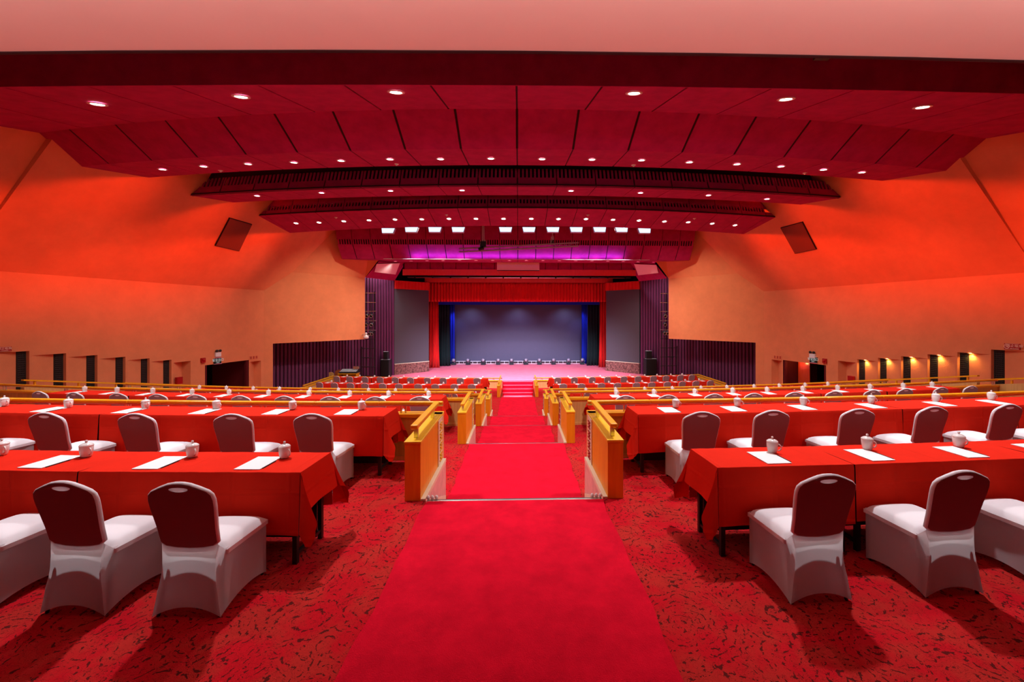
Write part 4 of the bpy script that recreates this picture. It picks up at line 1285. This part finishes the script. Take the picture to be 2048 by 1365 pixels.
# ------------------------------------------------------------------ towers, speakers, camera
for s, sd in ((-1, 'left'), (1, 'right')):
    xs = -1 if s < 0 else 1
    y = 28.5
    x0, x1 = (WX(735, y), WX(751, y)) if s < 0 else (WX(1321, y), WX(1341, y))
    t = thing('lighting_tower', 'tall black pipe lighting tower beside the slatted wall, %s of the stage' % sd, 'lighting tower', ((x0 + x1) / 2, y - .25, TZ[5]))
    w = (x1 - x0) / 2
    for q in (-1, 0, 1):
        mb = MB(); mb.tube([(q * w, .0 if q else .15, 0), (q * w, 0 if q else .15, 6.95 if q else 6.9)], .035, 8); mb.build('upright', M['blackmetal'], t)
    for i in range(11):
        z = .55 + i * .63
        mb = MB(); mb.tube([(-w - .12, -.04, z), (w + .12, -.04, z + .02 * ((i % 3) - 1))], .022, 6); mb.build('crossbar', M['steel'] if i > 5 else M['blackmetal'], t)
    # wider lower frame
    x2 = -s * -1 * w * 1.6
    mb = MB()
    for q in (1.9,):
        mb.tube([(s * w * q, -.1, 0), (s * w * q, -.1, 3.2)], .035, 8)
    mb.build('upright', M['blackmetal'], t)
    for i in range(5):
        mb = MB(); mb.tube([(0, -.12, .6 + .62 * i), (s * w * 2.0, -.12, .6 + .62 * i)], .02, 6); mb.build('crossbar', M['blackmetal'], t)
    spots = [(-.55, 4.95), (.5, 4.95), (-.7, 4.35), (.55, 4.35), (.1, 3.75), (.62, 3.75)]
    for i, (q, z) in enumerate(spots):
        p = Vector(((x0 + x1) / 2 + q * w * (1 if s < 0 else -1), y - .42, TZ[5] + z + .35))
        c = thing('par_lamp', 'black spotlight with bright rim on the %s tower, %s counting from the top' % (sd, ORD[i]), 'stage lamp', p, 0, 'spotlights on the lighting towers')
        R = Matrix.Rotation(2.0, 4, 'X')
        mb = MB(); mb.lathe([(.05, -.2), (.09, -.16), (.10, .06)], 12, mat=R); mb.build('lamp_body', M['blackmetal'], c, smooth=True)
        mb = MB(); mb.lathe([(.095, .06), (.115, .06), (.115, .10), (.095, .10)], 14, mat=R, cap=False); mb.build('lamp_rim', M['steel'], c)
        mb = MB(); mb.tube([(0, 0, .02), (0, .06, .2)], .014, 6); mb.build('yoke', M['blackmetal'], c)
    # loudspeakers
    y = 30.2
    xa, xb = (WX(761.5, y), WX(778, y)) if s < 0 else (WX(1292, y), WX(1313.5, y))
    for nm, za, zb_, q0, q1 in (('floor', -3.31, -1.21, 0, 1), ('small', -1.205, -.63, .30, .80)):
        cx = (xa + xb) / 2 if nm == 'floor' else (xa + (xb - xa) * (.55 if s < 0 else .30))
        hwid = (xb - xa) / 2 * (1 if nm == 'floor' else .52)
        lab = ('large black floor loudspeaker beside the %s slatted wall' if nm == 'floor' else 'smaller black loudspeaker on top of the large one, %s of stage') % sd
        c = thing('loudspeaker', lab, 'loudspeaker', (cx, y, za))
        H = zb_ - za
        if nm == 'floor': za2 = -0
        mb = MB(); mb.box(-hwid, hwid, 0, .6 if nm == 'floor' else .4, 0, H - .01); mb.build('cabinet', M['speaker'], c, bevel=.015)
        mb = MB(); mb.box(-hwid * .9, hwid * .9, -.015, 0, .05, H - .06); mb.build('front_grille', M['blackmetal'], c)
        mb = MB(); mb.box(-hwid, hwid, -.01, .3, H - .01, H + .004); mb.build('top_edge', M['lilac'], c)
# white security camera
p = W(732, 676, 27.45)
t = thing('security_camera', 'white dome security camera on the lower edge of the left orange wall', 'camera', p)
mb = MB(); mb.lathe([(.03, .34), (.07, .32), (.08, .26), (.05, .25), (.06, .18), (.15, .12), (.17, 0), (.12, -.06), (.01, -.08)], 16); mb.build('camera_dome', M['trimwhite'], t, smooth=True)
mb = MB(); mb.tube([(-.30, .12, .14), (-.18, .03, .24), (0, 0, .22)], .025, 6); mb.build('bracket', M['trimwhite'], t)

# ------------------------------------------------------------------ side desk with mixer and two wooden chairs at the front left
dz = TZ[4] + .62
t = thing('control_desk', 'wooden control desk behind the front left railing', 'desk', (-11.35, 27.78, TZ[5]))
mb = MB(); mb.box(-.62, .62, -.28, .30, 1.42, 1.47); mb.build('desk_top', M['railwood'], t, bevel=.005)
mb = MB(); mb.box(-.60, .60, .23, .28, 0, 1.42); mb.build('front_board', M['panelwood'], t)
for sx in (-1, 1):
    mb = MB(); mb.box(sx * .58 - .02, sx * .58 + .02, -.26, .23, 0, 1.42); mb.build('side_board', M['panelwood'], t)
t = thing('audio_mixer', 'silver and black mixing console on the control desk', 'mixer', (-11.3, 27.78, TZ[5] + 1.475))
mb = MB(); mb.hexa([(-.58, -.26, 0), (.58, -.26, 0), (.58, .27, 0), (-.58, .27, 0), (-.58, -.26, .10), (.58, -.26, .10), (.58, .27, .24), (-.58, .27, .24)]); mb.build('mixer_body', M['speaker'], t, bevel=.01)
mb = MB()
for i in range(10): mb.hexa([(-.55 + .11 * i, -.25, .108), (-.48 + .11 * i, -.25, .108), (-.48 + .11 * i, .25, .234), (-.55 + .11 * i, .25, .234), (-.55 + .11 * i, -.25, .116), (-.48 + .11 * i, -.25, .116), (-.48 + .11 * i, .25, .242), (-.55 + .11 * i, .25, .242)])
mb.build('fader_strip', M['lilac'], t)
mb = MB(); mb.box(.2, .6, .1, .3, .24, .42); mb.build('meter_bridge', M['steel'], t)
for i, (px, m, lab) in enumerate(((661.5, 'palewood', 'pale round-backed wooden chair behind the front left railing'), (677.5, 'brownend', 'reddish-brown round-backed chair behind the front left railing'))):
    y = 27.9 + i * .1
    t = thing('wooden_chair', lab, 'chair', (WX(px, y), y, TZ[5]))
    bk = 1.52 + .14 * i
    wd = .21 + .06 * i
    mb = MB(); pts = [(-wd, 0, .75)] + [(wd * math.cos(PI - PI * k / 12), 0, bk - wd * .8 + wd * .8 * math.sin(PI * k / 12)) for k in range(13)] + [(wd, 0, .75)]
    mb.prism(pts, (0, .03, 0)); mb.build('backrest', M[m], t, bevel=.006)
    mb = MB(); mb.box(-wd, wd, .0, .42, .62, .67); mb.build('seat', M[m], t, bevel=.01)
    for sx in (-1, 1):
        for yy in (.03, .38):
            mb = MB(); mb.box(sx * (wd - .03) - .02, sx * (wd - .03) + .02, yy - .02, yy + .02, 0, .75 if yy < .1 else .62); mb.build('leg', M[m], t)

# ------------------------------------------------------------------ signs
def text(name, body, size, mat, loc, rot, parent, ext=.004):
    c = bpy.data.curves.new(name, 'FONT'); c.body = body; c.size = size; c.align_x = 'CENTER'; c.align_y = 'CENTER'; c.extrude = ext
    o = bpy.data.objects.new(name, c); COL.objects.link(o); o.data.materials.append(mat); o.location = loc; o.rotation_euler = rot
    dg = bpy.context.evaluated_depsgraph_get()
    me = bpy.data.meshes.new_from_object(o.evaluated_get(dg))
    m2 = bpy.data.objects.new(name, me); COL.objects.link(m2); m2.location = loc; m2.rotation_euler = rot
    if not me.materials: me.materials.append(mat)
    if parent: m2.parent = parent
    bpy.data.objects.remove(o)
    return m2
def wallrot(s):
    """z rotation that makes local -y face the hall"""
    a = math.atan((WA - WB) / 10.1)
    return (PI / 2 - a) if s < 0 else (-PI / 2 + a)
for s, sd, quad in ((-1, 'left', ((-22, 694.5), (22, 704))), (1, 'right', ((2009.5, 687.5), (2041, 699.5)))):
    (pa, ya_), (pb, yb_) = quad
    A, B = wall_hit(pa, (ya_ + yb_) / 2, s), wall_hit(pb, (ya_ + yb_) / 2, s)
    w = (B - A).length; c = (A + B) / 2
    dpt = c.y
    h = abs(wall_hit((pa + pb) / 2, ya_, s).z - wall_hit((pa + pb) / 2, yb_, s).z)
    rz = wallrot(s)
    t = thing('no_smoking_sign', 'red no smoking sign with pale lettering on the %s wall above a niche' % sd, 'sign', c, rz)
    mb = MB(); mb.box(-w / 2, w / 2, -.03, 0, -h / 2, h / 2); mb.build('sign_board', M['redsign'], t)
    mb = MB()
    for z in (-h / 2 + .012, h / 2 - .012): mb.box(-w / 2 + .02, w / 2 - .02, -.034, -.03, z - .004, z + .004)
    mb.build('sign_border', M['signink'], t)
    text('lettering', '禁止吸烟', h * .52, M['signink'], (w * .17, -.034, h * .08), (PI / 2, 0, 0), t)
    text('small_lettering', 'NO SMOKING', h * .16, M['signink'], (w * .17, -.034, -h * .33), (PI / 2, 0, 0), t)
    mb = MB(); r = h * .36; N = 24
    for k in range(N):
        a0, a1 = 2 * PI * k / N, 2 * PI * (k + 1) / N; x0 = -w * .33
        mb.quad((x0 + r * math.cos(a0), -.034, r * math.sin(a0)), (x0 + r * math.cos(a1), -.034, r * math.sin(a1)), (x0 + r * .8 * math.cos(a1), -.034, r * .8 * math.sin(a1)), (x0 + r * .8 * math.cos(a0), -.034, r * .8 * math.sin(a0)))
    mb.quad((x0 - r * .65, -.034, r * .55), (x0 - r * .55, -.034, r * .65), (x0 + r * .65, -.034, -r * .55), (x0 + r * .55, -.034, -r * .65))
    mb.box(x0 - r * .5, x0 + r * .5, -.034, -.031, -r * .08, r * .08)
    mb.build('no_smoking_symbol', M['signink'], t)
for s, sd, px0, px1, pyc, ex in ((-1, 'left', 427, 441, 722.2, (429, 440, 709.5)), (1, 'right', 1621, 1635, 720.4, (1620.5, 1632, 712.3))):
    A, B = wall_hit(px0, pyc, s), wall_hit(px1, pyc, s); c = (A + B) / 2; w = (B - A).length; rz = wallrot(s)
    t = thing('exit_sign', 'dark green lit exit sign above the doorway in the %s wall' % sd, 'sign', c, rz)
    mb = MB(); mb.box(-w / 2, w / 2, -.06, 0, -.13, .13); mb.build('sign_box', M['green'], t, bevel=.006)
    mb = MB()
    for a in (-1, 1): mb.box(-w / 2 - .02, w / 2 + .02, -.065, .0, a * .145 - .012, a * .145 + .012)
    mb.build('sign_frame', M['steel'], t)
    text('lettering', '安全出口', .15, M['glow'], (0, -.062, .03), (PI / 2, 0, 0), t, .002)
    text('small_lettering', 'EXIT', .08, M['glow'], (0, -.062, -.08), (PI / 2, 0, 0), t, .002)
    A, B = wall_hit(ex[0], ex[2], s), wall_hit(ex[1], ex[2], s); c = (A + B) / 2; w = (B - A).length
    t = thing('emergency_light', 'white twin-head emergency light above the exit sign on the %s wall' % sd, 'emergency light', c, rz)
    mb = MB(); mb.box(-w / 2, w / 2, -.08, 0, -.11, .11); mb.build('battery_box', M['trimwhite'], t, bevel=.01)
    for a in (-1, 1):
        mb = MB(); mb.lathe([(.03, -.05), (.06, 0), (.062, .04), (.002, .042)], 12, mat=Matrix.Translation((a * w * .3, -.06, .18)) @ Matrix.Rotation(1.4, 4, 'X')); mb.build('lamp_head', M['blackmetal'], t, smooth=True)
    px, py = (405, 721) if s < 0 else (1650.5, 722.3)
    c = wall_hit(px, py, s)
    mb = MB(); mb.box(-.1, .1, -.07, 0, -.11, .11); mb.lathe([(.06, 0), (.06, .03), (.02, .05)], 12, mat=Matrix.Translation((0, -.07, .02)) @ Matrix.Rotation(PI / 2, 4, 'X'))
    o = mb.build('fire_alarm', M['redsign'], loc=c); o.rotation_euler = (0, 0, rz); tag(o, 'small red fire alarm box beside the doorway in the %s wall' % sd, 'fire alarm')
    px, py = (507, 715.5) if s < 0 else (1555.5, 715)
    c = wall_hit(px, py, s)
    t = thing('wall_notice', 'small orange-red notice above the narrow niche by the %s doorway' % sd, 'sign', c, rz)
    mb = MB(); mb.box(-.28, .28, -.015, 0, -.1, .1); mb.build('notice_board', M['orange'], t)
    mb = MB()
    for k in range(3):
        x = -.18 + .18 * k
        for z in (-.05, 0, .05): mb.box(x - .06, x + .06, -.02, -.015, z - .012, z + .012)
        mb.box(x - .012, x + .012, -.02, -.015, -.07, .07)
    mb.build('lettering', M['redsign'], t)
    px, py = (355, 762) if s < 0 else (1705, 759.5)
    c = wall_hit(px, py, s)
    mb = MB(); mb.box(-.12, .12, -.14, -.02, -.14, .14); mb.box(-.13, .13, -.145, -.015, .14, .16)
    o = mb.build('fire_box', M['redsign'], loc=c); o.rotation_euler = (0, 0, rz); tag(o, 'small red fire equipment box low in the niche of the %s wall' % sd, 'fire box')

# ------------------------------------------------------------------ stage lighting
def area(name, loc, target, size, energy, col, spread=180, sizey=None):
    l = bpy.data.lights.new(name, 'AREA'); l.energy = energy; l.color = col; l.size = size; l.spread = math.radians(spread)
    if sizey: l.shape = 'RECTANGLE'; l.size_y = sizey
    o = bpy.data.objects.new(name, l); COL.objects.link(o); o.location = loc
    o.rotation_euler = (Vector(target) - Vector(loc)).to_track_quat('-Z', 'Y').to_euler()
    return o
def spot(name, loc, target, angle, energy, col, soft=.1, blend=.6):
    l = bpy.data.lights.new(name, 'SPOT'); l.energy = energy; l.color = col; l.spot_size = math.radians(angle); l.spot_blend = blend; l.shadow_soft_size = soft
    o = bpy.data.objects.new(name, l); COL.objects.link(o); o.location = loc
    o.rotation_euler = (Vector(target) - Vector(loc)).to_track_quat('-Z', 'Y').to_euler()
    return o
for x in (-7, -5.3, -3.9, 3.9, 5.3, 7):
    spot('flood_beam', (HC + x, 23.1, EYE + 4.3), (x * .55, 31.2, SZ), 62, 4600, (.84, .76, 1), .12, .6)
for x in (-4.5, 0, 4.5):
    spot('screen_wash', (x + HC, 36.9, EYE + .9), (x + HC, 39, SZ + 1.6), 120, 190, (.50, .55, 1), .1, .9)
for s in (-1, 1):
    spot('curtain_wash', (HC + s * 5.4, 37.4, EYE + 1.0), (HC + s * 6.1, 38.3, EYE - 2.2), 80, 160, (.25, .35, 1), .1, .8)
# added unseen red lamps in the ceiling slots, brightening the upper walls
for s, sd in ((-1, 'left'), (1, 'right')):
    for i, (x, y, z, ty, tz, e, ang) in enumerate(((3.0, 21.45, 4.76, 18.6, 3.9, 4300, 46), (3.0, 17.55, 5.3, 15.9, 4.2, 3500, 42), (3.0, 14.3, 5.3, 12.4, 4.2, 4400, 44), (5.0, 6.5, 4.22, 10.4, 2.5, 3000, 28))):
        t = thing('added_wall_lamp', 'added unseen red lamp in a ceiling slot, %s from the stage end, %s side' % (ORD[i], sd), 'added lamp', (HC + s * x, y, EYE + z), 0, 'added red lamps in the ceiling slots')
        mb = MB(); mb.box(-.12, .12, -.10, .10, -.02, .16); mb.build('housing', M['blackmetal'], t)
        mb = MB(); mb.tube([(0, 0, .15), (0, 0, 2.0)], .015, 6); mb.build('drop_rod', M['blackmetal'], t)
        spot('added_wall_beam', (HC + s * (x + .16), y, EYE + z), (s * (wall_x(ty) - LEAN * (tz - 1.4)), ty, EYE + tz), ang, e, (1, .08, .015), .08, .9)
for s, sd in ((-1, 'left'), (1, 'right')):  # added unseen spots to lighten the orange walls by the stage
    t = thing('added_slot_spot', 'added unseen spotlight in a ceiling slot aimed at the orange wall, %s of the stage' % sd, 'added spotlight', (HC + s * 4.2, 22.0, EYE + 4.98))
    mb = MB(); mb.lathe([(.05, .16), (.1, .12), (.11, 0)], 12, cap=False); mb.build('housing', M['blackmetal'], t, smooth=True)
    mb = MB(); mb.tube([(0, 0, .15), (0, 0, 2.0)], .015, 6); mb.build('drop_rod', M['blackmetal'], t)
    spot('added_flank_beam', (HC + s * 4.2, 22.0, EYE + 4.93), (s * 12.2, 25.4, EYE + .2), 50, 2300, (1, .88, .74), .1, .9)
# added violet strip that gives the stage-front fascia its purple glow
t = thing('added_light_strip', 'thin added violet light strip along the lower lip of the ceiling before the stage', 'added light strip', (HC, 25.28, EYE + 3.47))
mb = MB(); mb.box(-8.2, 8.2, -.02, .02, 0, .012); mb.build('strip_channel', M['trimwhite'], t)
area('added_strip_beam', (HC, 25.22, EYE + 3.50), (HC, 25.32, EYE + 4.3), 13, 150, (.20, .13, 1), 180, .05)

# added out-of-view uplight that brightens the pink balcony underside
t = thing('added_uplight', 'added out-of-view white uplight trough hanging under the balcony', 'added uplight', (HC, 2.15, EYE + 1.95))
mb = MB(); mb.box(-8, 8, -.05, .05, -.06, 0); mb.build('trough', M['trimwhite'], t)
for x in (-6, -2, 2, 6):
    mb = MB(); mb.tube([(x, 0, 0), (x, 0, .65)], .008, 6); mb.build('hanger', M['steel'], t)
area('added_uplight_beam', (HC, 2.15, EYE + 1.97), (HC, 3.6, EYE + 2.6), 16, 165, (1, .74, .68), 180, .08)

# ------------------------------------------------------------------ world and view
w = bpy.data.worlds.new('world'); scene.world = w; w.use_nodes = True
w.node_tree.nodes['Background'].inputs[0].default_value = (.02, .008, .008, 1)
w.node_tree.nodes['Background'].inputs[1].default_value = .2
scene.view_settings.view_transform = 'Standard'; scene.view_settings.look = 'None'
scene.view_settings.exposure = 0.0; scene.view_settings.gamma = 1; scene.view_settings.use_curve_mapping = False
scene.cycles.max_bounces = 8; scene.cycles.diffuse_bounces = 3; scene.cycles.glossy_bounces = 3; scene.cycles.transmission_bounces = 4
scene.cycles.sample_clamp_indirect = 4
